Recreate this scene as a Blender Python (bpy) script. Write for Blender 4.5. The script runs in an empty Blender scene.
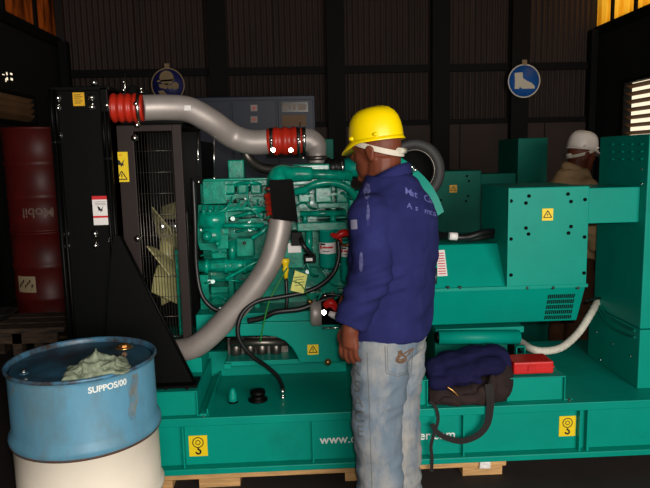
import bpy, bmesh, math, random
from mathutils import Vector, Matrix, noise
from mathutils.bvhtree import BVHTree
random.seed(7)
SC = bpy.context.scene
COL = SC.collection
PI = math.pi

# ------------------------------------------------------------------ camera, world, light, exposure
F_PX, CW, CH = 620.0, 650, 488
CAM = Vector((0, 0, 1.6))
CROT = (Matrix.Rotation(math.radians(-2.5), 3, 'Z') @ Matrix.Rotation(math.radians(82), 3, 'X')
        @ Matrix.Rotation(math.radians(-1.3), 3, 'Z'))
cd = bpy.data.cameras.new('camera')
cam = bpy.data.objects.new('camera', cd); COL.objects.link(cam)
cd.sensor_width = 36; cd.lens = F_PX * 36 / CW; cd.clip_start = .05
cam.location = CAM; cam.rotation_euler = CROT.to_euler()
SC.camera = cam
SC.view_settings.view_transform = 'Standard'
SC.view_settings.look = 'None'
SC.view_settings.exposure = 0.18
SC.view_settings.gamma = 1.0
SC.view_settings.use_curve_mapping = False
SC.cycles.use_denoising = True

w = bpy.data.worlds.new('overcast_sky'); SC.world = w; w.use_nodes = True
bg = w.node_tree.nodes['Background']
bg.inputs[0].default_value = (1.0, .84, .60, 1); bg.inputs[1].default_value = 1.05

def add_light(name, kind, loc, energy, target=None, **kw):
    l = bpy.data.lights.new(name, kind); l.energy = energy
    for k, v in kw.items(): setattr(l, k, v)
    o = bpy.data.objects.new(name, l); COL.objects.link(o); o.location = loc
    if target is not None:
        o.rotation_euler = (Vector(target) - Vector(loc)).to_track_quat('-Z', 'Y').to_euler()
    return o
# daylight falling in through the open shed front, behind the photographer
add_light('bay_daylight', 'AREA', (1.7, -2.2, 1.75), 185, (.5, 3, 1.0), shape='RECTANGLE', size=3.2, size_y=1.8, color=(1, .97, .93))
# the camera's flash, just above the lens
add_light('camera_flash', 'AREA', (.03, -.02, 1.66), 21, (.25, 3, 1.05), shape='RECTANGLE', size=.07, size_y=.04, color=(1, .97, .92))

# ------------------------------------------------------------------ pixel helpers
def ray(px, py):
    return CROT @ Vector(((px - CW / 2) / F_PX, -(py - CH / 2) / F_PX, -1.0))
def P(px, py, Y):
    d = ray(px, py); return CAM + d * ((Y - CAM.y) / d.y)
def PX(px, py, X):
    d = ray(px, py); return CAM + d * ((X - CAM.x) / d.x)
def PZ(px, py, Z):
    d = ray(px, py); return CAM + d * ((Z - CAM.z) / d.z)

# ------------------------------------------------------------------ materials
def lin(c):
    return tuple((v / 12.92 if v <= .04045 else ((v + .055) / 1.055) ** 2.4) for v in (x / 255 for x in c))
MATS = {}
def mat(name, col, rough=.5, metal=0, var=.12, scale=6, bump=0, bscale=40, col2=None, amt=.5, spec=.5, coat=0, stretch=None, sub=0):
    m = bpy.data.materials.new(name); m.use_nodes = True
    nt = m.node_tree; b = nt.nodes['Principled BSDF']
    c = lin(col); N = nt.nodes.new; L = nt.links.new
    tc = N('ShaderNodeTexCoord'); src = tc.outputs['Object']
    if stretch:
        mp = N('ShaderNodeMapping'); mp.inputs['Scale'].default_value = stretch
        L(src, mp.inputs[0]); src = mp.outputs[0]
    n = N('ShaderNodeTexNoise'); n.inputs['Scale'].default_value = scale; n.inputs['Detail'].default_value = 6
    L(src, n.inputs['Vector'])
    mr = N('ShaderNodeMapRange'); mr.inputs[1].default_value = .3; mr.inputs[2].default_value = .7
    mr.inputs[3].default_value = 1 - var; mr.inputs[4].default_value = 1 + var
    L(n.outputs['Fac'], mr.inputs[0])
    mx = N('ShaderNodeMix'); mx.data_type = 'RGBA'; mx.blend_type = 'MULTIPLY'; mx.inputs[0].default_value = 1
    mx.inputs[6].default_value = (*c, 1); L(mr.outputs[0], mx.inputs[7])
    out = mx.outputs[2]
    if col2:
        n2 = N('ShaderNodeTexNoise'); n2.inputs['Scale'].default_value = scale * .7; n2.inputs['Detail'].default_value = 8
        n2.inputs['Roughness'].default_value = .7
        L(src, n2.inputs['Vector'])
        r = N('ShaderNodeMapRange'); r.inputs[1].default_value = 1 - amt - .08; r.inputs[2].default_value = 1 - amt + .12
        L(n2.outputs['Fac'], r.inputs[0])
        m2 = N('ShaderNodeMix'); m2.data_type = 'RGBA'; m2.inputs[7].default_value = (*lin(col2), 1)
        L(out, m2.inputs[6]); L(r.outputs[0], m2.inputs[0]); out = m2.outputs[2]
    L(out, b.inputs['Base Color'])
    b.inputs['Roughness'].default_value = rough; b.inputs['Metallic'].default_value = metal
    b.inputs['Specular IOR Level'].default_value = spec; b.inputs['Coat Weight'].default_value = coat
    if bump:
        nb = N('ShaderNodeTexNoise'); nb.inputs['Scale'].default_value = bscale; nb.inputs['Detail'].default_value = 4
        L(src, nb.inputs['Vector'])
        bp = N('ShaderNodeBump'); bp.inputs['Strength'].default_value = bump; bp.inputs['Distance'].default_value = .004
        L(nb.outputs['Fac'], bp.inputs['Height']); L(bp.outputs[0], b.inputs['Normal'])
    MATS[name] = m; return m
def translucent(name, col, dark, scale, stretch):
    m = bpy.data.materials.new(name); m.use_nodes = True; nt = m.node_tree; N = nt.nodes.new; L = nt.links.new
    nt.nodes.remove(nt.nodes['Principled BSDF'])
    tc = N('ShaderNodeTexCoord'); mp = N('ShaderNodeMapping'); mp.inputs['Scale'].default_value = stretch
    n = N('ShaderNodeTexNoise'); n.inputs['Scale'].default_value = scale; n.inputs['Detail'].default_value = 6
    L(tc.outputs['Object'], mp.inputs[0]); L(mp.outputs[0], n.inputs['Vector'])
    r = N('ShaderNodeMapRange'); r.inputs[1].default_value = .35; r.inputs[2].default_value = .65; L(n.outputs['Fac'], r.inputs[0])
    mx = N('ShaderNodeMix'); mx.data_type = 'RGBA'; mx.inputs[6].default_value = (*lin(dark), 1); mx.inputs[7].default_value = (*lin(col), 1)
    L(r.outputs[0], mx.inputs[0])
    t = N('ShaderNodeBsdfTranslucent'); L(mx.outputs[2], t.inputs[0])
    L(t.outputs[0], nt.nodes['Material Output'].inputs[0])
    MATS[name] = m; return m

GREEN = mat('green_paint', (0, 142, 124), .42, spec=.16, var=.07, scale=5, col2=(6, 120, 104), amt=.32, bump=.04, bscale=60)
GREEN_C = mat('green_casting', (0, 136, 112), .24, var=.35, scale=25, bump=.2, bscale=70, col2=(4, 100, 80), amt=.38, spec=.5)
GREEN_D = mat('green_paint_dimmed', (0, 100, 84), .5, spec=.15, var=.1, scale=4)  # darker copy of the green, dimmer light put into the colour
BLACK = mat('black_paint', (3, 3, 3), .5, var=.2, scale=5, spec=.14)
BLACKM = mat('black_matt', (5, 5, 5), .9, var=.2, spec=.2)
BROWN = mat('brown_primer', (38, 26, 23), .55, spec=.3, var=.15, scale=4)
RUBBER = mat('black_rubber', (16, 15, 15), .42, var=.25, scale=14)
RUBBERG = mat('grey_rubber', (42, 40, 40), .6, var=.15, scale=14)
SILVER = mat('cast_aluminium', (168, 158, 152), .48, .4, var=.12, scale=9, col2=(120, 100, 88), amt=.30, bump=.08, bscale=120)
STEEL = mat('zinc_steel', (225, 222, 215), .22, 1, var=.08)
DSTEEL = mat('dull_steel', (110, 104, 98), .38, .9, var=.3, scale=20)
REDH = mat('red_silicone', (182, 38, 20), .4, var=.15, scale=20)
REDP = mat('red_plastic', (200, 24, 22), .4, var=.1, scale=10)
YELL = mat('yellow_label', (240, 205, 10), .5, var=.04)
YDULL = mat('yellow_label_worn', (222, 168, 26), .5, var=.15, scale=30)
INK = mat('black_ink', (18, 14, 8), .6, var=0)
WHITEL = mat('white_label', (232, 226, 222), .5, var=.05)
REDL = mat('red_label_ink', (205, 30, 36), .5, var=.05)
WTEXT = mat('white_lettering', (225, 228, 222), .5, var=.05)
OLIVE = mat('cream_fan_plastic', (178, 170, 118), .5, var=.1, scale=8)
COPPER = mat('copper', (170, 100, 60), .35, .8, var=.2)
YPLAST = mat('yellow_plastic', (235, 200, 20), .4, var=.1)
GPLAST = mat('green_strap', (30, 120, 44), .4, var=.1)
TAGM = mat('tag_paper', (226, 226, 120), .6, var=.1, scale=40)
CONDUIT = mat('white_conduit', (205, 200, 186), .6, var=.12, scale=40, bump=.3, bscale=150)
DBLUE = mat('drum_blue', (88, 142, 168), .5, var=.22, scale=6, col2=(92, 116, 124), amt=.46, stretch=(1, 1, .45), bump=.1, bscale=20)
DTOP = mat('drum_top_blue', (44, 92, 116), .35, var=.25, scale=5, col2=(34, 42, 44), amt=.5, bump=.1, bscale=20)
DCREAM = mat('drum_cream', (238, 226, 208), .5, var=.06, scale=5, col2=(168, 148, 126), amt=.26)
RUST = mat('rust', (86, 58, 42), .75, var=.35, scale=25, col2=(44, 62, 74), amt=.45)
BRASS = mat('brass', (190, 140, 84), .3, .9, var=.2, scale=30)
DRED = mat('drum_red', (104, 24, 20), .45, var=.18, scale=5, col2=(66, 20, 18), amt=.36)
WOOD = mat('raw_timber', (196, 150, 96), .7, var=.25, scale=3, stretch=(3, 30, 30), bump=.2, bscale=20)
OLDW = mat('old_dirty_wood', (82, 62, 46), .8, var=.4, scale=3, stretch=(4, 25, 25), col2=(34, 26, 22), amt=.48, bump=.4, bscale=30)
RAG = mat('rag_cloth', (138, 146, 124), .95, var=.3, scale=45, col2=(92, 106, 84), amt=.45, bump=.3, bscale=300, spec=.1)
JACK = mat('navy_cotton', (36, 38, 86), .9, var=.16, scale=9, bump=.15, bscale=500, col2=(46, 48, 98), amt=.36, spec=.12)
JEAN = mat('faded_denim', (108, 122, 136), .92, var=.16, scale=7, bump=.2, bscale=500, col2=(160, 156, 150), amt=.47, spec=.1, stretch=(1, 1, .45))
STITCH = mat('grey_stitching', (104, 106, 106), .9, var=.2, spec=.1)
EMBR = mat('brown_embroidery', (104, 82, 66), .9, var=.3, scale=60, spec=.1)
CHALK = mat('chalk_print', (96, 98, 158), .9, var=.2, scale=60, spec=.1)
SKIN = mat('dark_skin', (106, 54, 36), .5, var=.15, scale=14, bump=.1, bscale=120, spec=.25)
HATY = mat('yellow_hard_hat', (250, 214, 0), .3, var=.03, scale=5)
HATW = mat('white_hard_hat', (226, 212, 200), .35, var=.05, scale=8)
WEB = mat('white_headband', (205, 196, 178), .6, var=.06)
HAIR = mat('short_black_hair', (20, 16, 15), .9, var=.2, scale=80, bump=.5, bscale=400)
BEIGE = mat('beige_shirt', (205, 166, 122), .9, var=.12, scale=10, spec=.1)
TROUS = mat('brown_trousers', (92, 60, 44), .9, var=.12, scale=10, spec=.1)
SHOE = mat('black_shoe', (20, 18, 16), .5, var=.2)
BAGM = mat('bag_canvas', (52, 38, 36), .85, var=.2, scale=12, bump=.25, bscale=300, col2=(34, 28, 28), amt=.5, spec=.2)
NAVY = mat('navy_cloth', (28, 27, 62), .9, var=.2, scale=10, bump=.2, bscale=300, spec=.1)
STRAP = mat('black_webbing', (22, 18, 18), .8, var=.25, scale=60, bump=.2, bscale=300)
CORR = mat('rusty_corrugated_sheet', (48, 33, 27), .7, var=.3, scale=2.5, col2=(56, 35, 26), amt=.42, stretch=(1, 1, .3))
DARKS = mat('dark_structural_steel', (12, 11, 11), .75, var=.2, spec=.2)
BLOCK = mat('brown_plaster', (52, 38, 33), .8, var=.15, scale=2)
EARTH = mat('dark_earth_floor', (36, 26, 22), .85, var=.35, scale=3, bump=.5, bscale=12)
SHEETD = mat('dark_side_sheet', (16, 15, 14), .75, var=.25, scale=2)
SLATM = mat('louvre_wood', (120, 86, 54), .7, var=.2, scale=4)
BLUEC = mat('blue_cabinet', (16, 27, 50), .5, var=.15, scale=3)
SIGNB = mat('sign_blue', (24, 92, 176), .45, var=.06)
SIGNB2 = mat('sign_blue_dark', (28, 32, 90), .5, var=.15, scale=20)  # darker, mottled blue for the head sign
SIGNW = mat('sign_white', (214, 206, 190), .5, var=.06)
SIGNC = mat('sign_cream', (140, 116, 80), .5, var=.15, scale=25)
GLASSP = mat('dark_display', (46, 34, 24), .2, var=.2)
translucent('fibreglass_yellow', (255, 205, 70), (226, 150, 22), 5, (1, 1, .3))
translucent('fibreglass_brown', (96, 44, 14), (16, 7, 3), 7, (1, 3, .25))

# ------------------------------------------------------------------ mesh builder
def catmull(pts, k=6):
    pts = [Vector(p) for p in pts]
    if len(pts) < 3: return pts
    out = []
    for i in range(len(pts) - 1):
        p0 = pts[max(i - 1, 0)]; p1 = pts[i]; p2 = pts[i + 1]; p3 = pts[min(i + 2, len(pts) - 1)]
        for j in range(k):
            t = j / k
            out.append(.5 * ((2 * p1) + (p2 - p0) * t + (2 * p0 - 5 * p1 + 4 * p2 - p3) * t * t + (3 * p1 - p0 - 3 * p2 + p3) * t ** 3))
    out.append(pts[-1]); return out
class MB:
    def __init__(s, M=None):
        s.v = []; s.f = []; s.m = []; s.s = []; s.M = M
    def add(s, verts, faces, m=0, smooth=False):
        o = len(s.v)
        for p in verts:
            p = Vector(p); s.v.append(s.M @ p if s.M else p)
        for f in faces:
            s.f.append([i + o for i in f]); s.m.append(m); s.s.append(smooth)
        return s
    def box(s, x0, y0, z0, x1, y1, z1, m=0):
        x0, x1 = sorted((x0, x1)); y0, y1 = sorted((y0, y1)); z0, z1 = sorted((z0, z1))
        return s.add([(x0, y0, z0), (x1, y0, z0), (x1, y1, z0), (x0, y1, z0), (x0, y0, z1), (x1, y0, z1), (x1, y1, z1), (x0, y1, z1)],
                     [(0, 3, 2, 1), (4, 5, 6, 7), (0, 1, 5, 4), (1, 2, 6, 5), (2, 3, 7, 6), (3, 0, 4, 7)], m)
    def pbox(s, a, b, c, d, Y0, Y1, m=0):          # photo rectangle at front plane Y0, back plane Y1
        q = P((a + c) / 2, b, Y0); r = P((a + c) / 2, d, Y0)
        x0 = P(a, (b + d) / 2, Y0).x; x1 = P(c, (b + d) / 2, Y0).x
        return s.box(x0, Y0, r.z, x1, Y1, q.z, m)
    def prism(s, pts, y0, y1, m=0):                # (x,z) outline pushed along Y
        n = len(pts)
        v = [(x, y0, z) for x, z in pts] + [(x, y1, z) for x, z in pts]
        f = [tuple(range(n)), tuple(range(2 * n - 1, n - 1, -1))] + [(i, i + n, (i + 1) % n + n, (i + 1) % n) for i in range(n)]
        return s.add(v, f, m)
    def pprism(s, pts, Y0, Y1, m=0):
        q = [P(x, y, Y0) for x, y in pts]
        return s.prism([(p.x, p.z) for p in q], Y0, Y1, m)
    def xprism(s, pts, x0, x1, m=0):               # (y,z) outline pushed along X
        n = len(pts)
        v = [(x0, y, z) for y, z in pts] + [(x1, y, z) for y, z in pts]
        f = [tuple(range(n)), tuple(range(2 * n - 1, n - 1, -1))] + [(i, i + n, (i + 1) % n + n, (i + 1) % n) for i in range(n)]
        return s.add(v, f, m)
    def tube(s, path, r, n=12, k=0, m=0, cap=True, flat=None):
        pts = catmull(path, k) if k else [Vector(p) for p in path]
        N = len(pts)
        if isinstance(r, (int, float)): rs = [r] * N
        else:
            rs = []
            for i in range(N):
                t = i / (N - 1) * (len(r) - 1); a = min(int(t), len(r) - 2); rs.append(r[a] + (r[a + 1] - r[a]) * (t - a))
        verts = []; up = None
        for i, p in enumerate(pts):
            d = (pts[min(i + 1, N - 1)] - pts[max(i - 1, 0)])
            if d.length < 1e-9: d = Vector((0, 0, 1))
            d.normalize()
            if up is None:
                up = Vector((0, 0, 1)) if abs(d.z) < .9 else Vector((0, 1, 0))
            a = d.cross(up).normalized(); up = a.cross(d).normalized()
            for j in range(n):
                t = 2 * PI * j / n
                q = a * math.cos(t) * rs[i] + up * math.sin(t) * rs[i] * (flat or 1)
                verts.append(p + q)
        f = [(i * n + j, i * n + (j + 1) % n, (i + 1) * n + (j + 1) % n, (i + 1) * n + j) for i in range(N - 1) for j in range(n)]
        s.add(verts, f, m, True)
        if cap:
            s.add(verts[:n], [tuple(range(n - 1, -1, -1))], m); s.add(verts[-n:], [tuple(range(n))], m)
        return s
    def cyl(s, a, b, r, n=16, m=0, r2=None):
        return s.tube([a, b], [r, r if r2 is None else r2], n, 0, m)
    def lathe(s, prof, o, ax=(0, 0, 1), n=24, m=0, smooth=True, cap=True):   # prof: (radius, height[, material])
        ax = Vector(ax).normalized(); u = ax.orthogonal().normalized(); w_ = ax.cross(u); o = Vector(o)
        v = []
        for pr in prof:
            for j in range(n):
                t = 2 * PI * j / n
                v.append(o + ax * pr[1] + (u * math.cos(t) + w_ * math.sin(t)) * pr[0])
        for i in range(len(prof) - 1):
            mm = prof[i + 1][2] if len(prof[i + 1]) > 2 else m
            o_ = [(i * n + j, i * n + (j + 1) % n, (i + 1) * n + (j + 1) % n, (i + 1) * n + j) for j in range(n)]
            base = len(s.v)
            s.add(v[i * n:(i + 2) * n], [tuple(q - i * n for q in f) for f in o_], mm, smooth)
        if not cap: return s
        if prof[0][0] > 1e-4: s.add(v[:n], [tuple(range(n - 1, -1, -1))], m)
        if prof[-1][0] > 1e-4: s.add(v[-n:], [tuple(range(n))], prof[-1][2] if len(prof[-1]) > 2 else m)
        return s
    def ell(s, c, r, n=16, k=10, m=0, R=None):
        c = Vector(c); v = []
        for i in range(k + 1):
            th = PI * i / k
            for j in range(n):
                ph = 2 * PI * j / n
                q = Vector((r[0] * math.sin(th) * math.cos(ph), r[1] * math.sin(th) * math.sin(ph), r[2] * math.cos(th)))
                v.append(c + (R @ q if R else q))
        f = [(i * n + j, (i + 1) * n + j, (i + 1) * n + (j + 1) % n, i * n + (j + 1) % n) for i in range(k) for j in range(n)]
        return s.add(v, f, m, True)
    def rings(s, rings, n=24, m=0):                # rings: (cx,cy,cz, half_x, half_y), superellipse loft
        v = []
        for cx, cy, cz, a, b in rings:
            for j in range(n):
                t = 2 * PI * j / n; ct, st = math.cos(t), math.sin(t); e = .85
                v.append((cx + a * math.copysign(abs(ct) ** e, ct), cy + b * math.copysign(abs(st) ** e, st), cz))
        N = len(rings)
        f = [(i * n + j, i * n + (j + 1) % n, (i + 1) * n + (j + 1) % n, (i + 1) * n + j) for i in range(N - 1) for j in range(n)]
        s.add(v, f, m, True)
        s.add(v[:n], [tuple(range(n - 1, -1, -1))], m); s.add(v[-n:], [tuple(range(n))], m)
        return s
    def flat(s, pts, y, m=0):                      # (x,z) polygon facing -Y
        return s.add([(x, y, z) for x, z in pts], [tuple(range(len(pts)))], m)
    def mesh(s, name, mats):
        me = bpy.data.meshes.new(name)
        me.from_pydata([tuple(v) for v in s.v], [], s.f)
        for mt in (mats if isinstance(mats, (list, tuple)) else [mats]): me.materials.append(mt)
        me.polygons.foreach_set('material_index', s.m); me.polygons.foreach_set('use_smooth', s.s)
        bm = bmesh.new(); bm.from_mesh(me)
        bmesh.ops.remove_doubles(bm, verts=bm.verts, dist=1e-5)
        bmesh.ops.recalc_face_normals(bm, faces=bm.faces)
        bm.to_mesh(me); bm.free(); me.update()
        return me
    def build(s, name, mats, parent=None, bevel=0):
        o = bpy.data.objects.new(name, s.mesh(name, mats)); COL.objects.link(o)
        if parent: attach(o, parent)
        if bevel:
            b = o.modifiers.new('bevel', 'BEVEL'); b.width = bevel; b.segments = 2; b.limit_method = 'ANGLE'; b.angle_limit = .7
        return o
WORLD = {}
def attach(o, parent):
    o.parent = parent
    o.matrix_parent_inverse = WORLD.get(parent.name, Matrix.Identity(4)).inverted()
def empty(name, loc, label, cat, group=None):
    o = bpy.data.objects.new(name, None); COL.objects.link(o); o.location = loc; o.empty_display_size = .1
    WORLD[o.name] = Matrix.Translation(Vector(loc)); return tag(o, label, cat, group)
def tag(o, label, cat, group=None):
    o['label'] = label; o['category'] = cat
    if group: o['group'] = group
    return o
def struct(o, label=None, cat=None):
    o['kind'] = 'structure'
    if label: o['label'] = label
    if cat: o['category'] = cat
    return o
def B(): return MB()
def text_geo(txt, size, extrude=0, bold=0):
    c = bpy.data.curves.new('t', 'FONT'); c.body = txt; c.size = size; c.align_x = 'CENTER'; c.align_y = 'CENTER'; c.offset = bold
    o = bpy.data.objects.new('t', c); COL.objects.link(o)
    dg = bpy.context.evaluated_depsgraph_get(); me = bpy.data.meshes.new_from_object(o.evaluated_get(dg))
    v = [tuple(x.co) for x in me.vertices]; f = [tuple(p.vertices) for p in me.polygons]
    bpy.data.objects.remove(o); bpy.data.curves.remove(c); bpy.data.meshes.remove(me)
    return v, f
def remesh(mb, voxel, smooth=6, fac=.5):
    me = mb.mesh('tmp', []); o = bpy.data.objects.new('tmp', me); COL.objects.link(o)
    r = o.modifiers.new('r', 'REMESH'); r.mode = 'VOXEL'; r.voxel_size = voxel; r.use_smooth_shade = True
    if smooth:
        q = o.modifiers.new('s', 'SMOOTH'); q.iterations = smooth; q.factor = fac
    dg = bpy.context.evaluated_depsgraph_get(); me2 = bpy.data.meshes.new_from_object(o.evaluated_get(dg))
    bpy.data.objects.remove(o); bpy.data.meshes.remove(me)
    for p in me2.polygons: p.use_smooth = True
    return me2
def wrinkle(me, fn):
    ns = [v.normal.copy() for v in me.vertices]
    for v, n in zip(me.vertices, ns): v.co = v.co + n * fn(v.co)
    me.update()

# ------------------------------------------------------------------ the shed
XL, XR, YB, ZT = -2.8, 3.8, 8.0, 4.3
floor = struct(B().box(XL - .2, -6, -.12, XR + .2, YB + .3, 0).build('floor', EARTH), 'dark trodden earth floor of the shed', 'floor')
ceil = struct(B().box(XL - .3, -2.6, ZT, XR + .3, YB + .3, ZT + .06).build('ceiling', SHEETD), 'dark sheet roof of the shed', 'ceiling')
def corr_geo(width, z0, z1, pitch=.07, amp=.018):
    n = int(width / pitch * 6); v = []; f = []
    for i in range(n + 1):
        x = i * width / n; y = amp * math.cos(2 * PI * x / pitch)
        v += [(x, y, z0), (x, y, z1)]
    f = [(2 * i, 2 * i + 2, 2 * i + 3, 2 * i + 1) for i in range(n)]
    return v, f
def corr_sheet(parent, M, width, z0, z1, m=CORR, cache={}):
    key = (round(width, 3), round(z0, 3), round(z1, 3), m.name)
    if key not in cache:
        v, f = corr_geo(width, z0, z1); cache[key] = B().add(v, f, 0, True).mesh('sheet_panel', m)
    o = bpy.data.objects.new('sheet_panel', cache[key]); COL.objects.link(o); o.parent = parent; o.matrix_local = M
    return o
wall_back = struct(B().box(XL - .25, YB + .05, 0, XR + .25, YB + .12, ZT).build('wall_back', SHEETD), 'rusty brown corrugated back wall of the shed', 'wall')
xs = XL
while xs < XR - .05:
    wd = min(.85, XR - xs)
    for z0, z1 in ((2.68, 4.3), (1.95, 2.68)):
        corr_sheet(wall_back, Matrix.Translation((xs, YB + .03 + (.006 if z0 < 2 else 0), 0)), wd, z0, z1)
    xs += .85
B().box(XL, YB - .04, 0, XR, YB + .04, 1.98).build('dado', BLOCK, wall_back)
for xx in (.95, 2.1, 3.2):
    B().box(xx, YB - .045, 0, xx + .012, YB - .038, 1.98).build('joint', DARKS, wall_back)
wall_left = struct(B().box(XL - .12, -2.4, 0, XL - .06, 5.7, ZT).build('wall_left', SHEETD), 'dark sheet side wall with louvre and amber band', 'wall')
RZ = Matrix.Rotation(PI / 2, 4, 'Z')
# the far stretch of the left wall carries the louvre, the torn gap and the brown translucent band
def wl(a, b, z0, z1, name='sheet_panel'):
    return B().box(XL - .094, a, z0, XL - .09, b, z1).build(name, SHEETD, wall_left)
wl(5.7, 8.1, 0, 2.02); wl(7.12, 8.1, 2.02, 3.08); wl(5.7, 7.12, 2.33, 2.42); wl(5.7, 6.48, 2.42, 3.08); wl(6.79, 7.12, 2.42, 3.08)
wl(6.48, 6.79, 2.54, 3.08)
for (a, b, z0, z1) in ((6.24, 6.3, 2.42, 2.48), (6.3, 6.33, 2.455, 2.54), (6.24, 6.3, 2.49, 2.54), (6.37, 6.42, 2.42, 2.54), (6.48, 6.55, 2.42, 2.54), (6.33, 6.37, 2.42, 2.44), (6.33, 6.37, 2.47, 2.49), (6.33, 6.37, 2.52, 2.54), (6.42, 6.48, 2.42, 2.45), (6.42, 6.48, 2.475, 2.505), (6.42, 6.48, 2.525, 2.54)):
    wl(a + .24, b + .24, z0, z1, 'torn_strip')
v, f = corr_geo(2.45, 3.08, ZT, .16, .02)
k = 0
for y0 in (5.78, 6.58, 7.38):
    o = bpy.data.objects.new('amber_panel', B().add(corr_geo(.8, 3.08, ZT, .16, .02)[0], corr_geo(.8, 3.08, ZT, .16, .02)[1], 0, True).mesh('amber_panel', MATS['fibreglass_brown']))
    COL.objects.link(o); o.parent = wall_left; o.matrix_local = Matrix.Translation((XL - .09, y0, 0)) @ RZ
for y0 in (6.52, 7.32): B().box(XL - .06, y0 - .03, 3.08, XL - .03, y0 + .03, ZT).build('batten', DARKS, wall_left)
wl(4.0, 5.72, 0, .01)
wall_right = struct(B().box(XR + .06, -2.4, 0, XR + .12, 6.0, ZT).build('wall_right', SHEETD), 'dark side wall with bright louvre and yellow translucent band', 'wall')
def wr(a, b, z0, z1): return B().box(XR + .06, a, z0, XR + .12, b, z1).build('sheet_panel', SHEETD, wall_right)
wr(6.0, 8.1, 0, 1.6); wr(7.27, 8.1, 1.6, 3.12); wr(6.0, 7.27, 2.41, 3.12)
for y0 in (6.07, 6.59, 7.11, 7.63):
    o = bpy.data.objects.new('yellow_panel', B().add(*corr_geo(.52, 3.12, ZT, .13, .015), 0, True).mesh('yellow_panel', MATS['fibreglass_yellow']))
    COL.objects.link(o); o.parent = wall_right; o.matrix_local = Matrix.Translation((XR + .09, y0, 0)) @ RZ
for y0 in (6.54, 7.06, 7.58): B().box(XR + .03, y0 - .02, 3.12, XR + .06, y0 + .02, ZT).build('batten', DARKS, wall_right)
def louvre(name, X, s, y0, y1, z0, z1, n, label):
    fr = B()
    fr.box(X - .05, y0 - .04, z0 - .04, X + .05, y0, z1 + .04).box(X - .05, y1, z0 - .04, X + .05, y1 + .04, z1 + .04)
    fr.box(X - .05, y0, z0 - .04, X + .05, y1, z0).box(X - .05, y0, z1, X + .05, y1, z1 + .04)
    o = struct(fr.build(name, DARKS), label, 'window')
    dz = (z1 - z0) / n
    me = B().prism([(-.032, .014), (-.03, .021), (.032, -.012), (.03, -.019)], y0, y1).mesh('slat', SLATM)
    for v_ in me.vertices:
        v_.co.x *= -s                                        # slats fall to the outside
        if n < 6: v_.co.z *= 2.3; v_.co.x *= 1.3             # closed further on this side
    for i in range(n):
        sl = bpy.data.objects.new('slat', me); COL.objects.link(sl); sl.parent = o; sl.location = (X, 0, z0 + dz * (i + .5))
    return o
B().box(XL - .13, 5.7, 3.0, XL - .04, YB + .04, 3.11).build('girt', DARKS, wall_left)
B().box(XR + .04, 5.9, 3.04, XR + .13, YB + .04, 3.15).build('girt', DARKS, wall_right)
louvre('window_1', XL - .09, 1, 5.74, 7.08, 2.04, 2.29, 4, 'louvred vent opening high behind the red drums')
louvre('window_2', XR + .09, -1, 6.05, 7.23, 1.66, 2.37, 8, 'brightly backlit louvred vent behind the white helmet')
# unseen front wall added to limit daylight, its bay open on one side
wall_front = struct(B().box(XL - .1, -2.46, 0, -.2, -2.4, ZT).box(-.2, -2.46, 3.2, XR + .1, -2.4, ZT).build('wall_front', SHEETD), 'unseen dark front wall added to limit daylight, with the open bay door', 'wall')
# steel frame of the back wall
def steel(name, mb, label): return struct(mb.build(name, DARKS), label, 'steel beam')
for i, px in enumerate((218, 336, 441, 520)):
    x = P(px, 70, 7.85).x
    mb = B().box(x - .11, 7.83, 0, x + .11, 7.845, ZT).box(x - .11, 7.925, 0, x + .11, 7.94, ZT).box(x - .01, 7.845, 0, x + .01, 7.925, ZT)
    steel('trim_%d' % (i + 1), mb, ('column behind the blue cabinet', 'column above the cabinet end', 'column between the bare sheet bays', 'column carrying the boot sign')[i])
steel('trim_5', B().box(XL, 7.945, 2.63, XR, 7.99, 2.72), 'long dark girt across the back wall')
steel('trim_6', B().box(XL, 7.945, 1.97, XR, 7.99, 2.04), 'low dark girt above the plaster dado')
steel('trim_7', B().box(XL, 7.945, 3.7, XR, 7.99, 3.8), 'dark eaves beam along the back wall')
steel('trim_8', B().box(XL - .05, 5.6, 0, XL + .08, 5.72, ZT), 'dark post in the left side wall')
steel('trim_9', B().box(XR - .08, 5.9, 0, XR + .05, 6.02, ZT), 'dark post in the right side wall')
steel('trim_10', B().box(XR - .06, 7.86, 0, XR + .02, 7.98, 3.1), 'dark corner post beside the bright louvre')
steel('trim_11', B().box(XL - .02, 7.86, 0, XL + .08, 7.98, 3.05), 'dark corner post below the amber band')

# ------------------------------------------------------------------ stickers
def circ(cx, cz, r, n=20, a0=0, a1=2 * PI): return [(cx + r * math.cos(a0 + (a1 - a0) * i / n), cz + r * math.sin(a0 + (a1 - a0) * i / n)) for i in range(n + (0 if a1 - a0 > 6.2 else 1))]
def ring_flat(mb, cx, cz, r0, r1, y, m, n=20, a0=0, a1=2 * PI):
    for i in range(n):
        t0 = a0 + (a1 - a0) * i / n; t1 = a0 + (a1 - a0) * (i + 1) / n
        mb.flat([(cx + r0 * math.cos(t0), cz + r0 * math.sin(t0)), (cx + r1 * math.cos(t0), cz + r1 * math.sin(t0)), (cx + r1 * math.cos(t1), cz + r1 * math.sin(t1)), (cx + r0 * math.cos(t1), cz + r0 * math.sin(t1))], y, m)
def line_flat(mb, a, b, t, y, m):
    a = Vector(a); b = Vector(b); d = (b - a).normalized(); n = Vector((-d.y, d.x)) * t / 2
    mb.flat([tuple(a + n), tuple(b + n), tuple(b - n), tuple(a - n)], y, m)
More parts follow.
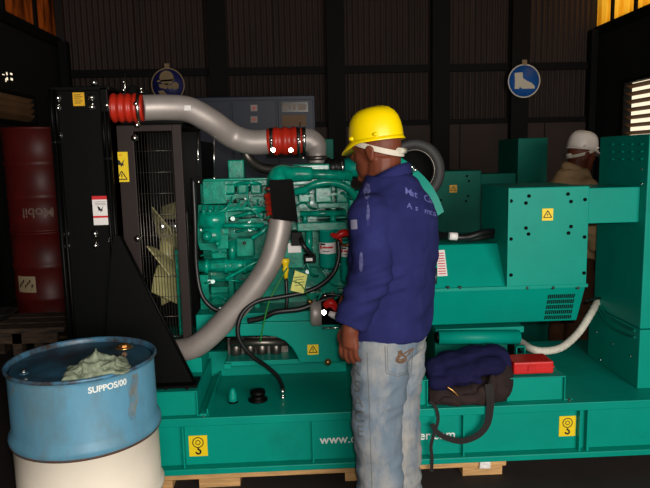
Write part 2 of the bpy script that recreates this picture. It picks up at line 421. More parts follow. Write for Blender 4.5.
def tri_warn(mb, cx, cz, s, y, m, inner):
    A, Bq, C = (cx, cz + s * .58), (cx - s * .6, cz - s * .42), (cx + s * .6, cz - s * .42)
    for p, q in ((A, Bq), (Bq, C), (C, A)): line_flat(mb, p, q, s * .12, y, m)
    if inner == 'bolt':
        mb.flat([(cx + .08 * s, cz + .3 * s), (cx - .12 * s, cz - .02 * s), (cx, cz - .02 * s), (cx - .08 * s, cz - .32 * s), (cx + .14 * s, cz + .06 * s), (cx + .01 * s, cz + .06 * s)], y, m)
    else:
        line_flat(mb, (cx, cz + .25 * s), (cx, cz - .12 * s), s * .12, y, m); line_flat(mb, (cx, cz - .2 * s), (cx, cz - .3 * s), s * .12, y, m)
def hand_mark(mb, cx, cz, s, y, m):
    mb.flat([(cx - .5 * s, cz + .5 * s), (cx - .15 * s, cz + .3 * s), (cx + .05 * s, cz - .05 * s), (cx + .45 * s, cz + .5 * s), (cx + .25 * s, cz), (cx + .3 * s, cz - .35 * s), (cx + .12 * s, cz - .25 * s), (cx, cz - .5 * s), (cx - .1 * s, cz - .2 * s), (cx - .3 * s, cz - .25 * s), (cx - .4 * s, cz + .1 * s)], y, m)
def sticker(name, a, b, c, d, Y, kind, parent, label, base=None):
    p0 = P((a + c) / 2, (b + d) / 2, Y); wd = P(c, (b + d) / 2, Y).x - P(a, (b + d) / 2, Y).x
    h = P((a + c) / 2, b, Y).z - P((a + c) / 2, d, Y).z
    mb = B(); x, z = p0.x, p0.z; mb.box(x - wd / 2, Y - .002, z - h / 2, x + wd / 2, Y + .001, z + h / 2, 0); y = Y - .0035
    if kind == 'bolt': tri_warn(mb, x, z, wd * .62, y, 1, 'bolt')
    if kind == 'excl': tri_warn(mb, x, z, wd * .62, y, 1, 'x')
    if kind == 'hook':
        ring_flat(mb, x, z + h * .17, wd * .26, wd * .31, y, 1); ring_flat(mb, x, z + h * .17, wd * .1, wd * .14, y, 1)
        line_flat(mb, (x, z - h * .1), (x, z - h * .2), wd * .1, y, 1)
        ring_flat(mb, x, z - h * .28, wd * .07, wd * .17, y, 1, 12, -PI, PI * .45)
    if kind == 'hands':
        hand_mark(mb, x, z + h * .13, wd * .62, y, 1); tri_warn(mb, x, z - h * .3, wd * .6, y, 1, 'x'); ring_flat(mb, x, z + h * .4, wd * .05, wd * .08, y, 2)
    if kind == 'redband':
        mb.flat([(x - wd / 2, z + h / 2), (x + wd / 2, z + h / 2), (x + wd / 2, z + h * .38), (x - wd / 2, z + h * .38)], y, 2)
        mb.flat([(x - wd / 2, z - h * .18), (x + wd / 2, z - h * .18), (x + wd / 2, z - h * .25), (x - wd / 2, z - h * .25)], y, 2)
        hand_mark(mb, x, z + h * .05, wd * .42, y, 1)
        for i in range(3): line_flat(mb, (x - wd * .35, z + h * (.3 - .05 * i)), (x + wd * .35, z + h * (.3 - .05 * i)), h * .012, y, 1)
    if kind == 'lines':
        for i in range(5): line_flat(mb, (x - wd * .36, z + h * (.32 - .15 * i)), (x + wd * (.36 if i % 2 else .2), z + h * (.32 - .15 * i)), h * .05, y, 1)
    if kind == 'vlines':
        for i in range(9): line_flat(mb, (x - wd * .3, z + h * (.42 - .1 * i)), (x + wd * (.3 if i % 3 else .1), z + h * (.42 - .1 * i)), h * .02, y, 2)
    o = mb.build(name, [base or YELL, INK, REDL], parent); o['label'] = label; return o
def bolt_mesh(r=.011, mt=STEEL):
    return B().lathe([(r * 1.5, 0), (r * 1.5, -.003), (r, -.003), (r, -.008), (r * .6, -.012), (0.0001, -.0125)], (0, 0, 0), (0, 1, 0), 10).mesh('bolt', mt)
BOLT = bolt_mesh(); SCREW = bolt_mesh(.006, DSTEEL); DARKB = bolt_mesh(.006, BLACKM)
def bolt(px, py, Y, parent, me=BOLT, name='bolt'):
    o = bpy.data.objects.new(name, me); COL.objects.link(o); attach(o, parent); o.location = P(px, py, Y); return o

# ------------------------------------------------------------------ the generator set
G = empty('generator_set', (.4, 3.35, .085), 'large teal generating set with black radiator on a steel skid behind the man in navy', 'generator')
ZS, ZB, YF = .375, .085, 2.85
XS0, XS1 = -1.32, 2.25
skid = B()
skid.box(XS0, YF, ZS - .042, XS1, 3.86, ZS)                       # deck with front lip
skid.box(XS0, YF + .045, ZB + .03, XS1, YF + .053, ZS - .042)    # front web
skid.box(XS0, YF, ZB, XS1, YF + .055, ZB + .03)                  # bottom flange
skid.box(XS0, 3.80, ZB, XS1, 3.81, ZS - .042).box(XS0, 3.8, ZB, XS1, 3.86, ZB + .03)
skid.box(XS0, YF + .05, ZB, XS0 + .01, 3.81, ZS - .042).box(XS1 - .01, YF + .05, ZB, XS1, 3.81, ZS - .042)
skid = skid.build('skid', GREEN, G, .004)
for px, wd in ((183, .008), (313, .008), (464, .008), (580, .008), (588, .012)):
    x = P(px, 440, YF + .01).x
    B().box(x - wd / 2, YF + .012, ZB + .03, x + wd / 2, YF + .046, ZS - .042).build('stiffener', GREEN, skid)
sticker('hook_label', 189, 435.5, 207.5, 456, YF + .044, 'hook', skid, 'yellow lifting hook label')
sticker('hook_label', 559, 416, 575.5, 436, YF + .044, 'hook', skid, 'yellow lifting hook label')
tv, tf = text_geo('www.cumminspower.com', .1, bold=.0015)
tw = max(p[0] for p in tv) - min(p[0] for p in tv)
a = P(320, 441, YF + .04); b = P(455.5, 435, YF + .04); s = (b.x - a.x) / tw
o = B().add([((a.x + b.x) / 2 + p[0] * s, YF + .0425, (a.z + b.z) / 2 + .002 + p[1] * s) for p in tv], tf).build('website_lettering', WTEXT, skid)
# rails and feet on the deck
mb = B(); x = P(204, 400, 2.95).x
mb.box(x - .012, 2.87, ZS, x + .03, 3.75, ZS + .012).box(x + .022, 2.87, ZS, x + .03, 3.75, ZS + .035)
mb.build('deck_rail', GREEN, G, .002)
def pedestal(a, b, c, d, Y0, depth, name='mounting_foot'):
    q = P(a, d, Y0); r = P(c, b, Y0); m = B(); t = .006
    m.box(q.x, Y0, r.z - t, r.x, Y0 + depth, r.z).box(q.x, Y0 + .015, ZS, q.x + t, Y0 + depth, r.z).box(r.x - t, Y0, ZS, r.x, Y0 + depth, r.z)
    m.box(q.x, Y0 + .02, ZS, r.x, Y0 + .026, r.z - t).box(r.x - t, Y0 + .005, ZS, r.x + .04, Y0 + depth, ZS + t)
    return m.build(name, GREEN, G, .002)
f1 = pedestal(118, 391, 197, 418, 2.87, .5)
f2 = pedestal(508, 376, 566, 403, 2.88, .42)
f3 = pedestal(414, 380, 428, 408, 2.88, .42)
bolt(203.5, 416, 2.876, f1, SCREW); bolt(569, 400, 2.886, f2, SCREW)
# radiator
rad = B(); xr0, xr1 = -1.115, -.855
rad.box(xr0, 2.97, ZS + .03, xr1, 3.72, 1.93)
rad.box(xr0 - .01, 2.955, ZS, xr0 + .012, 3.73, 1.94).box(xr1 - .035, 2.955, ZS, xr1, 3.73, 1.94)
rad.box(xr0 - .01, 2.955, 1.925, xr1 + .01, 3.73, 1.945)
rad = rad.build('radiator', BLACK, G, .004)
def strip(x, z0, z1, name): return B().cyl((x, 2.953, z0), (x, 2.953, z1), .0075, 10).build(name, BLACK, rad)
for x in (xr0 + .004, xr0 + .026):
    strip(x, 1.70, 1.93, 'edge_rod'); strip(x, ZS, 1.69, 'edge_rod')
for x in (xr1 - .028, xr1 - .006):
    strip(x, 1.62, 1.83, 'edge_rod'); strip(x, .9, 1.61, 'edge_rod')
for px, py in ((58, 98), (58, 108), (91.5, 97.5), (92, 107), (59.5, 135.5), (94, 82.5), (66, 234), (67, 246), (95, 233.5), (95.5, 245.5), (112, 240)):
    bolt(px, py, 2.968, rad)
sticker('notice_label', 73, 92.5, 84.5, 106, 2.968, 'lines', rad, 'small dull yellow label', YDULL)
sticker('warning_label', 93, 196, 109, 225, 2.953, 'redband', rad, 'white label with red bands', WHITEL)
# gusset stay in front of the fan guard
mb = B()
mb.pprism([(113, 236), (122, 236), (197, 384), (197, 391), (104, 391), (108, 300)], 2.925, 2.933)
gus = mb.build('gusset', BLACK, G)
a, b = P(121, 236, 2.92), P(196, 385, 2.92)
B().tube([a, b], .006, 6).build('edge_fold', BLACK, gus)
B().box(P(118, 390, 2.9).x, 2.872, P(118, 391, 2.872).z + .001, P(197, 391, 2.872).x, 3.0, P(118, 391, 2.872).z + .012).build('foot_plate', BLACK, gus)
for px in (166, 187): bolt(px, 388, 2.872, gus, DARKB)
# fan shroud and guard
xs0, xs1 = xr1, P(187, 240, 3.06).x
Zs0, Zs1 = .62, P(150, 125, 3.06).z
shr = B()
xa, xb = P(140, 240, 3.06).x, P(178, 240, 3.06).x
shr.box(xs0, 3.06, Zs0, xa, 3.075, Zs1)
shr.box(xb, 3.05, Zs0 - .0, xs1, 3.09, Zs1).box(xa, 3.055, Zs1 - .03, xb, 3.085, Zs1).box(xa, 3.055, Zs0, xb, 3.085, Zs0 + .04)
sbk = B().box(xs0, 3.66, Zs0, xs1, 3.675, Zs1).box(xs0, 3.09, Zs1 - .01, xs1, 3.67, Zs1 + .005)
shr = shr.build('fan_shroud', BROWN, G, .003); sbk.build('shroud_box', BLACK, shr)
for px, py in ((134.5, 138), (137.5, 238.5), (137, 125)): bolt(px, py, 3.058, shr)
sticker('warning_label', 114.5, 152, 128.5, 182, 3.058, 'hands', shr, 'yellow rotating parts warning label')
gr = B(); n = 13
for i in range(n):
    x = xa + (xb - xa) * (i + .5) / n; gr.tube([(x, 3.068, Zs0 + .03), (x, 3.068, Zs1 - .02)], .0016, 5)
for i in range(10):
    z = Zs0 + .1 + i * (Zs1 - Zs0 - .12) / 10; gr.tube([(xa, 3.071, z), (xb, 3.071, z)], .0016, 5)
gr = gr.build('fan_guard_wires', DSTEEL, shr); gr['kind'] = 'stuff'
fan = B(); fc = Vector((-.70, 3.36, 1.10))
fan.cyl(fc + Vector((-.03, 0, 0)), fc + Vector((.04, 0, 0)), .1, 20)
fan = fan.build('cooling_fan', OLIVE, G)
for i in range(7):
    t = 2 * PI * i / 7 + .45
    rd = Vector((0, math.cos(t), math.sin(t))); tg = Vector((0, -math.sin(t), math.cos(t)))
    v = []
    for r_, wd, tw_ in ((.09, .06, .9), (.18, .085, .75), (.27, .095, .6)):
        ch = (tg * math.cos(tw_) + Vector((1, 0, 0)) * math.sin(tw_)); nn = rd.cross(ch)
        for s_, e in ((-1, 0), (1, 0), (1, 1), (-1, 1)): v.append(fc + rd * r_ + ch * wd * s_ + nn * (.006 if e else 0))
    f = [(0, 1, 2, 3), (8, 11, 10, 9)] + [(4 * k + j, 4 * k + 4 + j, 4 * k + 4 + (j + 1) % 4, 4 * k + (j + 1) % 4) for k in range(2) for j in range(4)]
    B().add(v, f).build('blade', OLIVE, fan)
mb = B(); q = P(172, 226, 3.22)
mb.lathe([(.0001, -.05), (.04, -.05), (.04, -.04), (.034, -.035), (.04, -.03), (.034, -.02), (.04, -.012), (.034, 0), (.04, .008), (.034, .02), (.04, .03), (.03, .03), (.03, .1)], q, (1, 0, 0), 20)
mb.build('belt_pulley', STEEL, G)
B().tube([P(186, 205, 3.2), P(188, 260, 3.16), P(186, 320, 3.16)], .012, 8, 4).build('drive_belt', RUBBER, G)
mb = B().pbox(177, 250, 184, 335, 3.2, 3.3); mb.build('front_cover', GREEN_C, G, .004)

# charge air pipes
def hose_clamp(p, d, r, parent, scr=None):
    p = Vector(p); d = Vector(d).normalized(); m = B()
    m.lathe([(r, -.009), (r + .002, -.009), (r + .002, .009), (r, .009)], p, d, 24, cap=False)
    if scr is not None: m.ell(p + Vector(scr) * (r + .004), (.013, .011, .011), 10, 6)
    return m.build('hose_clamp', STEEL, parent)
up = [P(143, 108, 3.04), P(168, 107.5, 3.08), P(190, 110, 3.13), P(212, 122, 3.18), P(232, 136, 3.25), P(250, 142, 3.25), P(270, 141.5, 3.25)]
pipeU = B().tube(up, [.061, .064], 28, 8).build('upper_charge_air_pipe', SILVER, G)
sticker('paper_label', 184, 105.5, 191, 110.5, 3.055, 'none', pipeU, 'tiny white paper label', WHITEL)
def bellows(p0, p1, r, n, parent_name, clamps):
    p0, p1 = Vector(p0), Vector(p1); d = p1 - p0; L_ = d.length; prof = [(r * .97, 0), (r, .02)]
    for i in range(n * 6 + 1):
        t = i / (n * 6); prof.append((r * (.985 + .12 * (.5 - .5 * math.cos(2 * PI * t * n))), .022 + (L_ - .044) * t))
    prof += [(r, L_ - .02), (r * .97, L_)]
    o = B().lathe(prof, p0, d, 28).build(parent_name, REDH, G)
    for t, sc in clamps: hose_clamp(p0 + d * t, d, r * 1.02, o, sc)
    return o
fy = Vector((0, -1, .0))
bellows(P(106, 108, 3.03), P(144, 108, 3.04), .063, 4, 'red_bellows_hose', ((.13, (0, -1, .1)), (.88, (0, -1, .2))))
bellows(P(267, 141.5, 3.25), P(303, 140.5, 3.25), .066, 3, 'red_bellows_hose', ((.13, (0, -1, .05)), (.87, (0, -1, .08))))
for px in (273, 291):
    o = B().cyl(P(px, 150, 3.18), P(px, 150, 3.19), .011, 12); o.build('clamp_screw', STEEL, G)
B().cyl(P(99, 108, 3.03), P(110, 108, 3.03), .058, 24).build('radiator_outlet', BLACK, G)
elb = B().tube([P(302, 140.5, 3.25), P(309, 141, 3.25), P(315, 146, 3.25), P(317, 154, 3.25), P(317, 163, 3.25)], [.064, .064, .06, .046, .042], 24, 6).build('turbo_elbow', SILVER, G)
hose_clamp(P(304, 140.5, 3.25), (1, 0, 0), .066, elb, (0, -1, .3))
B().lathe([(.05, -.012), (.055, -.01), (.055, .01), (.05, .012)], P(317, 158, 3.25), (0, 0, 1), 24).build('v_band', DSTEEL, elb)
# black support bar and threaded rods around the upper pipe
B().pbox(266, 150, 306, 158, 3.28, 3.36).build('heat_shield', BLACKM, G, .003)
B().pbox(112, 120, 188, 124, 3.14, 3.5).build('top_shelf', BLACK, G, .003)
for px, y0, y1 in ((125, 73, 99), (198, 132, 176), (214, 138, 178), (300, 122, 160)):
    B().cyl(P(px, y0, 3.18), P(px, y1, 3.18), .0028, 6).build('threaded_rod', STEEL, G)
for px, py in ((123.3, 82), (123.3, 90), (124, 95), (141, 88.5), (141.3, 92), (198, 159.5), (198.5, 182), (214, 178.5), (137, 125), (272, 170), (303, 158)):
    B().ell(P(px, py, 3.17), (.009, .008, .009), 10, 6).build('dome_nut', STEEL, G)
mb = B().ell(P(133, 91, 3.24), (.03, .03, .03), 12, 8).cyl(P(133, 91, 3.24), P(150, 93, 3.24), .012, 8); mb.build('filler_neck', BLACKM, G)
mb = B().lathe([(.055, -.08), (.055, .06), (.02, .06)], P(155, 160 - 2, 3.34), (1, 0, 0), 20)
# lower pipe
lo = [P(281, 212, 3.02), P(279, 232, 3.0), P(270, 262, 2.99), P(253, 289, 2.99), P(230, 315, 3.0), P(207, 338, 3.02), P(191, 348, 3.04), P(172, 351, 3.08)]
pipeL = B().tube(lo, .057, 28, 8).build('lower_charge_air_pipe', SILVER, G)
q0, q1 = P(268, 186, 3.07), P(283, 214, 3.03)
bellows(P(276, 188, 3.06), P(280, 221, 3.02), .06, 4, 'red_bellows_hose', ((.12, None), (.88, None)))
mb = B(); pts = [(269, 180.5), (291, 180), (297, 222), (272.5, 219)]
mb.pprism(pts, 2.94, 2.946)
mb.pprism([(291, 180), (293, 181), (298, 223), (296.5, 222)], 2.94, 3.05)
mb.pprism([(269, 180.5), (291, 180), (291, 181.5), (269.2, 182)], 2.94, 3.05)
mb.build('black_heat_shield', BLACKM, G, .003)
B().tube([P(312, 174, 3.13), P(292, 174, 3.12), P(280, 176, 3.10), P(278, 188, 3.08)], [.034, .042, .056, .06], 20, 6).build('intake_elbow', GREEN_C, G)
# turbo oil hose and small fittings behind the pipe
B().tube([P(243, 148, 3.36), P(250, 160, 3.36), P(262, 168, 3.34), P(280, 170, 3.32)], .028, 14, 5).build('turbo_drain_pipe', DSTEEL, G)
B().pbox(228, 160, 244, 182, 3.36, 3.5).build('thermostat_housing', GREEN_C, G, .006)

# engine
eng = B()
eng.pbox(203, 182, 352, 318, 3.30, 3.62)
eng.pbox(205, 179, 346, 186, 3.17, 3.58)
eng = eng.build('engine_block', GREEN_C, G, .006)
def part(name, mb, m=None, bev=.003, parent=None): return mb.build(name, m or GREEN_C, parent or G, bev)
part('gear_housing', B().pbox(203, 181, 226, 204, 3.13, 3.25))
part('gear_housing', B().pprism([(198, 205), (228, 205), (229, 247), (224, 252), (200, 250), (197, 240)], 3.14, 3.25))
part('head_gasket_rail', B().pbox(203, 178.5, 268, 180.5, 3.12, 3.3))
rr = random.Random(3)
# row of rocker covers and injector bosses
for i, px in enumerate((229, 243, 256)):
    m = B().pbox(px - 5.5, 184, px + 5.5, 194, 3.15, 3.35); part('rocker_cover', m, bev=.008)
for i, px in enumerate((304, 323, 342)):
    m = B().pbox(px - (8 if i == 1 else 6), 187, px + (9 if i == 1 else 6), 203, 3.15 - (.02 if i == 1 else 0), 3.25); part('rocker_cover', m, bev=.008)
# fuel injection pump
mb = B().cyl(P(200, 220, 3.12), P(226, 220, 3.12), .045, 20).cyl(P(203, 235, 3.11), P(222, 235, 3.11), .042, 20)
for px in (204, 210, 216, 222): mb.cyl(P(px, 217, 3.1), P(px, 206, 3.1), .012, 10)
mb.ell(P(207, 236, 3.07), (.026, .04, .026)).ell(P(218, 243, 3.09), (.018, .035, .018))
part('injection_pump', mb, bev=0)
mb = B().pbox(217, 235, 228, 249, 3.08, 3.2); part('pump_governor', mb)
# fuel lines fan out from the pump
for i, (x0, x1, y1) in enumerate(((204, 232, 197), (210, 240, 200), (216, 248, 198), (222, 258, 200), (224, 262, 206), (226, 264, 212))):
    B().tube([P(x0, 206, 3.1), P(x0 + 3, 213 - i, 3.08), P((x0 + x1) / 2 + 4, 211 - i * .6, 3.07), P(x1 - 2, y1 + 6, 3.09), P(x1, y1, 3.14)], .0045, 8, 5).build('fuel_line', GREEN_C, G)
part('inspection_cover', B().pbox(211, 246, 227, 259, 3.15, 3.35), GREEN_C, .008)
part('inspection_cover', B().pbox(236, 238, 254, 257, 3.14, 3.22), GREEN_C, .008)
bolt(244.5, 243, 3.138, eng, SCREW)
part('tappet_tube', B().cyl(P(232, 240, 3.15), P(232, 262, 3.15), .02, 14), bev=0)
part('coolant_tube', B().cyl(P(224, 225.5, 3.08), P(264, 225.5, 3.08), .013, 12), bev=0)
part('coolant_tube', B().cyl(P(236, 209, 3.1), P(266, 209, 3.1), .012, 12), bev=0)
part('coolant_tube', B().cyl(P(300, 214, 3.08), P(346, 213, 3.08), .015, 12).cyl(P(305, 214, 3.08), P(305, 224, 3.08), .012, 10).cyl(P(333, 214, 3.08), P(333, 224, 3.08), .016, 10), bev=0)
mb = B().cyl(P(197, 266, 3.12), P(262, 265, 3.12), .033, 20)
for px in (205, 224, 243): mb.cyl(P(px, 266, 3.12), P(px + 4, 266, 3.12), .038, 20)
part('oil_cooler', mb, bev=0)
for px in (211, 231): part('cooler_flat', B().pbox(px, 263, px + (14 if px < 220 else 7), 268.5, 3.082, 3.12), bev=.002)
B().tube([P(225, 279, 3.06), P(240, 271, 3.05), P(252, 264, 3.05), P(266, 259, 3.07)], .008, 8, 5).build('oil_line', GREEN_C, G)
B().tube([P(252, 238, 3.07), P(262, 232, 3.06), P(268, 226, 3.07)], .011, 8, 4).build('oil_line', GREEN_C, G)
B().tube([P(247, 187, 3.08), P(247, 196, 3.06), P(249, 206, 3.08), P(243, 212, 3.1)], .0035, 6, 4).build('sensor_wire', GREEN_C, G)
part('lower_panel', B().pbox(211, 287, 228, 293, 3.13, 3.35), bev=.004)
part('crankcase_rib', B().pbox(229, 272, 234, 312, 3.2, 3.35)); part('crankcase_rib', B().pbox(200, 275, 209, 314, 3.2, 3.35)); part('crankcase_rib', B().pbox(254, 270, 259, 312, 3.2, 3.35))
# intake manifold and arch pipe
part('intake_manifold', B().cyl(P(290, 173, 3.14), P(352, 176, 3.14), .026, 18), bev=0)
part('intake_manifold', B().pbox(292, 164, 330, 171, 3.16, 3.32), bev=.008)
B().tube([P(294, 192, 3.11), P(304, 190, 3.09), P(316, 184, 3.08), P(332, 182.5, 3.08), P(346, 187, 3.09), P(356, 198, 3.11), P(360, 212, 3.13)], .019, 14, 5).build('crossover_pipe', GREEN_C, G)
part('injector_rail', B().pbox(318, 203, 340, 208, 3.12, 3.25)); part('filter_head', B().pbox(297, 222, 352, 231, 3.04, 3.22), bev=.006)
for i in range(44):                         # cast bosses, unions and bolt heads all over the block side
    px = rr.uniform(200, 350); py = rr.choice((rr.uniform(196, 236), rr.uniform(238, 312)))
    if 262 < px < 292: continue
    B().cyl(P(px, py, 3.3), P(px, py, 3.12 + rr.uniform(0, .1)), rr.uniform(.006, .012), 10).build('cast_boss', GREEN_C, G)
for i in range(22):
    px = rr.uniform(202, 350); py = rr.uniform(186, 300)
    if 260 < px < 292: continue
    bolt(px, py, 3.298, eng, SCREW, 'cap_screw')
for i in range(20):
    px = rr.uniform(224, 258); py = rr.uniform(190, 232); q = rr.uniform(6, 14)
    B().pbox(px, py, px + q, py + rr.uniform(2, 6), 3.12 + rr.uniform(0, .1), 3.32).build('cast_lug', GREEN_C, G)
for i in range(18):
    px = rr.uniform(296, 342); py = rr.uniform(192, 220); q = rr.uniform(5, 10)
    B().pbox(px, py, px + q, py + rr.uniform(2, 6), 3.11 + rr.uniform(0, .1), 3.32).build('cast_lug', GREEN_C, G)
for i in range(14):
    px = rr.uniform(236, 262) if i % 2 else rr.uniform(296, 346); py = rr.uniform(262, 300)
    B().pbox(px, py, px + rr.uniform(4, 9), py + rr.uniform(3, 8), 3.16 + rr.uniform(0, .1), 3.32).build('cast_lug', GREEN_C, G)
for x0_, y0_, x1_, y1_ in ((228, 218, 262, 215), (200, 256, 232, 254), (236, 232, 264, 231), (262, 275, 240, 296), (296, 262, 318, 276), (300, 270, 346, 286), (296, 206, 316, 209), (205, 283, 250, 283), (298, 197, 312, 196), (336, 196, 352, 199), (208, 300, 236, 302), (230, 186, 264, 185)):
    B().tube([P(x0_, y0_, 3.2), P(x0_ * .6 + x1_ * .4, y0_ - 3, 3.14), P(x0_ * .3 + x1_ * .7, y1_ - 2, 3.13), P(x1_, y1_, 3.2)], rr.uniform(.004, .009), 8, 5).build('engine_pipe', GREEN_C, G)
# filters
def canister(px, y0, y1, r, Y, lab):
    a = P(px, y0, Y); b = P(px, y1, Y); h = a.z - b.z
    o = B().lathe([(.0001, 0), (r * .8, 0), (r * .97, .012), (r, .02), (r, h - .012), (r * 1.05, h - .01), (r * 1.05, h)], (a.x, Y, b.z), (0, 0, 1), 28).build('fuel_filter', GREEN, G)
    z0, z1 = P(px, lab[1], Y - r).z, P(px, lab[0], Y - r).z; v = []; f = []
    for i in range(13):
        t = -PI / 2 + (i / 12 - .5) * 2.9
        for z in (z0, z1): v.append((a.x + (r + .001) * math.cos(t), Y + (r + .001) * math.sin(t), z))
    f = [(2 * i, 2 * i + 2, 2 * i + 3, 2 * i + 1) for i in range(12)]
    L_ = B().add(v, f, 0, True)
    for t0, t1, u0, u1, m in ((-1.05, -.75, .45, .75, 1), (-1.1, -.3, .8, .95, 2), (-.65, .7, .5, .66, 1), (-.65, .2, .2, .27, 2)):
        q = []
        for i in range(5):
            t = -PI / 2 + t0 + (t1 - t0) * i / 4
            q.append([(a.x + (r + .002) * math.cos(t), Y + (r + .002) * math.sin(t), z0 + (z1 - z0) * u) for u in (u0, u1)])
        for i in range(4): L_.add([q[i][0], q[i + 1][0], q[i + 1][1], q[i][1]], [(0, 1, 2, 3)], m)
    L_.build('filter_label', [WHITEL, REDL, INK], o); return o
canister(327, 229, 268, .041, 3.07, (243, 254)); canister(348, 240, 282, .041, 3.09, (247, 257))
B().lathe([(.042, -.008), (.044, -.008), (.044, .008), (.042, .008)], P(348, 244, 3.09), (0, 0, 1), 24).build('copper_collar', COPPER, G)
mb = B().tube([P(331, 234, 2.99), P(337, 236, 2.98), P(343, 233, 2.98), P(352, 234, 3.0)], [.008, .016, .02, .014], 10, 4).cyl(P(340, 236, 3.0), P(340, 243, 3.0), .011, 10)
mb.build('red_drain_handle', REDP, G)
B().tube([P(338, 240, 2.99), P(339, 256, 2.98), P(334, 272, 2.97), P(322, 284, 2.97), P(305, 292, 2.97), P(280, 297, 2.96), P(258, 301, 2.95), P(244, 311, 2.94), P(238, 326, 2.93), P(240, 341, 2.93), P(252, 356, 2.95), P(266, 366, 3.0), P(277, 376, 3.05), P(282.5, 387, 3.11), P(283, 393, 3.135)], .0115, 10, 6).build('black_fuel_hose', RUBBER, G)
B().tube([P(248, 321, 3.0), P(262, 318, 2.99), P(276, 312, 2.98), P(300, 309, 2.98), P(316, 303, 2.99), P(330, 298, 3.0), P(350, 296, 3.02)], .014, 10, 6).build('black_fuel_hose', RUBBER, G)
B().tube([P(193, 178, 3.08), P(195, 220, 3.06), P(196, 262, 3.06), P(200, 290, 3.05), P(208, 304, 3.04), P(220, 311, 3.05), P(240, 314, 3.05)], .0115, 10, 6).build('black_coolant_hose', RUBBER, G)
B().tube([P(314, 258, 3.02), P(304, 246, 3.0), P(300, 236, 3.04)], .012, 10, 5).build('breather_hose', RUBBER, G)
B().tube([P(286, 277, 2.99), P(287, 300, 2.97), P(286, 308, 2.97)], .0085, 8, 4).build('dipstick_tube', RUBBER, G)
mb = B().pbox(291, 232, 302, 246, 3.02, 3.1); mb.build('fuel_shutoff', BLACK, G, .004)
sticker('paper_label', 288, 243, 301, 252.5, 3.06, 'none', G, 'white paper label', WHITEL)
part('label_bracket', B().pbox(284, 240, 303, 268, 3.062, 3.15))
part('secondary_tube', B().cyl(P(309, 228, 3.08), P(309, 258, 3.08), .018, 14), bev=0)
mb = B().pbox(304, 256, 316, 263, 3.0, 3.08); c_ = mb.build('pipe_clamp', BLACK, G, .004)
sticker('paper_label', 306, 258, 312.5, 261, 3.0, 'none', c_, 'white strip', WHITEL)
mb = B().lathe([(.0001, 0), (.009, 0), (.011, .03), (.017, .05), (.012, .06), (.016, .075), (.02, .085), (.02, .1), (.0001, .102)], P(286, 279, 2.99), (0, 0, 1), 14)
mb.build('dipstick_cap', YPLAST, G)
mb = B().pprism([(295, 270.5), (307.5, 275), (303.5, 293.5), (290.5, 290.5)], 2.945, 2.947); tg_ = mb.build('paper_tag', TAGM, G)
mb = B(); q = P(299, 282, 2.944)
for i in range(4): line_flat(mb, (q.x - .022, q.z + .022 - .013 * i), (q.x + .026 - .008 * (i % 2), q.z + .026 - .013 * i), .003, 2.9435, 0)
mb.build('tag_print', INK, tg_)
B().tube([P(293, 281, 2.94), P(300, 284, 2.935), P(306, 292, 2.94), P(311, 302, 2.95)], .0045, 6, 5, flat=.5).build('green_tie', GPLAST, G)
B().tube([P(287, 268, 2.97), P(277, 286, 2.96), P(268, 305, 2.95), P(260, 342, 2.95)], .004, 6, 5).build('green_tie', GPLAST, G)
# sump, bell housing with its arched cut-out
mb = B().pbox(196, 313, 318, 336, 3.08, 3.5); part('sump_rail', mb, GREEN, .006)
arch = [(283, 322), (352, 320), (352, 362), (300, 363), (297, 356), (292, 348), (285, 341), (276, 337), (262, 335.5), (262, 322)]
part('bell_housing', B().pprism(arch, 3.06, 3.5), GREEN, .006)
part('bell_housing_boss', B().pprism([(240, 324), (264, 324), (264, 336), (236, 336)], 3.065, 3.2), GREEN, .006)
sticker('warning_label', 307.5, 344.5, 318.5, 354.5, 3.058, 'excl', G, 'small yellow triangle warning label')
mb = B().pbox(228, 337, 288, 362, 3.25, 3.6)
for px in (236, 250, 262, 276): mb.cyl(P(px, 338, 3.24), P(px, 360, 3.24), .03, 14)
mb.cyl(P(230, 343, 3.2), P(290, 342, 3.2), .02, 12); mb.build('oil_sump', DSTEEL, G)
part('engine_foot', B().pbox(225, 360.5, 304, 365, 3.12, 3.4), GREEN, .002)
part('engine_foot', B().pbox(224, 364, 231, 369, 3.1, 3.2), GREEN, .002)
part('engine_bearer', B().box(P(200, 360, 3.15).x, 3.42, ZS, P(350, 360, 3.15).x, 3.46, .52), GREEN, .003)
part('engine_bearer', B().pbox(186, 358, 202, 380, 3.14, 3.4), GREEN, .003)
# starter motor
mb = B().lathe([(.0001, -.005), (.045, -.005), (.062, .0), (.066, .012, 0), (.066, .05, 0), (.06, .052, 1), (.06, .2, 1)], P(311, 313, 3.0), (1, 0, .0), 28)
st = mb.build('starter_motor', [SILVER, BLACK], G)
B().tube([P(325, 306, 2.93), P(331, 303, 2.92), P(337, 310, 2.93)], [.016, .024, .012], 12, 5).build('red_terminal_boot', REDP, st)
B().tube([P(329, 313, 2.92), P(337, 316, 2.915), P(346, 314, 2.93)], [.012, .02, .014], 12, 4).build('solenoid_cap', WHITEL, st)
B().cyl(P(324, 312.5, 2.935), P(324, 312.5, 2.915), .012, 12).build('terminal_stud', STEEL, st)
B().cyl(P(322, 328, 2.96), P(350, 327.5, 2.96), .005, 8).build('tie_rod', STEEL, st)
B().tube([P(318, 297, 2.97), P(330, 294, 2.95), P(348, 298, 2.95)], .008, 8, 4).build('starter_lead', RUBBER, st)
for q in range(5): B().cyl(P(318 + q * 4, 300 - (q % 2) * 6, 2.97), P(322 + q * 4, 292 + (q % 3) * 4, 2.95), .006, 8).build('pipe_union', STEEL if q % 2 else GREEN_C, G)
B().cyl(P(312, 303, 2.96), P(308, 300, 2.96), .01, 8).build('brass_union', BRASS, st)
bolt(328, 362, 3.05, G, bolt_mesh(.012, BRASS), 'drain_plug')
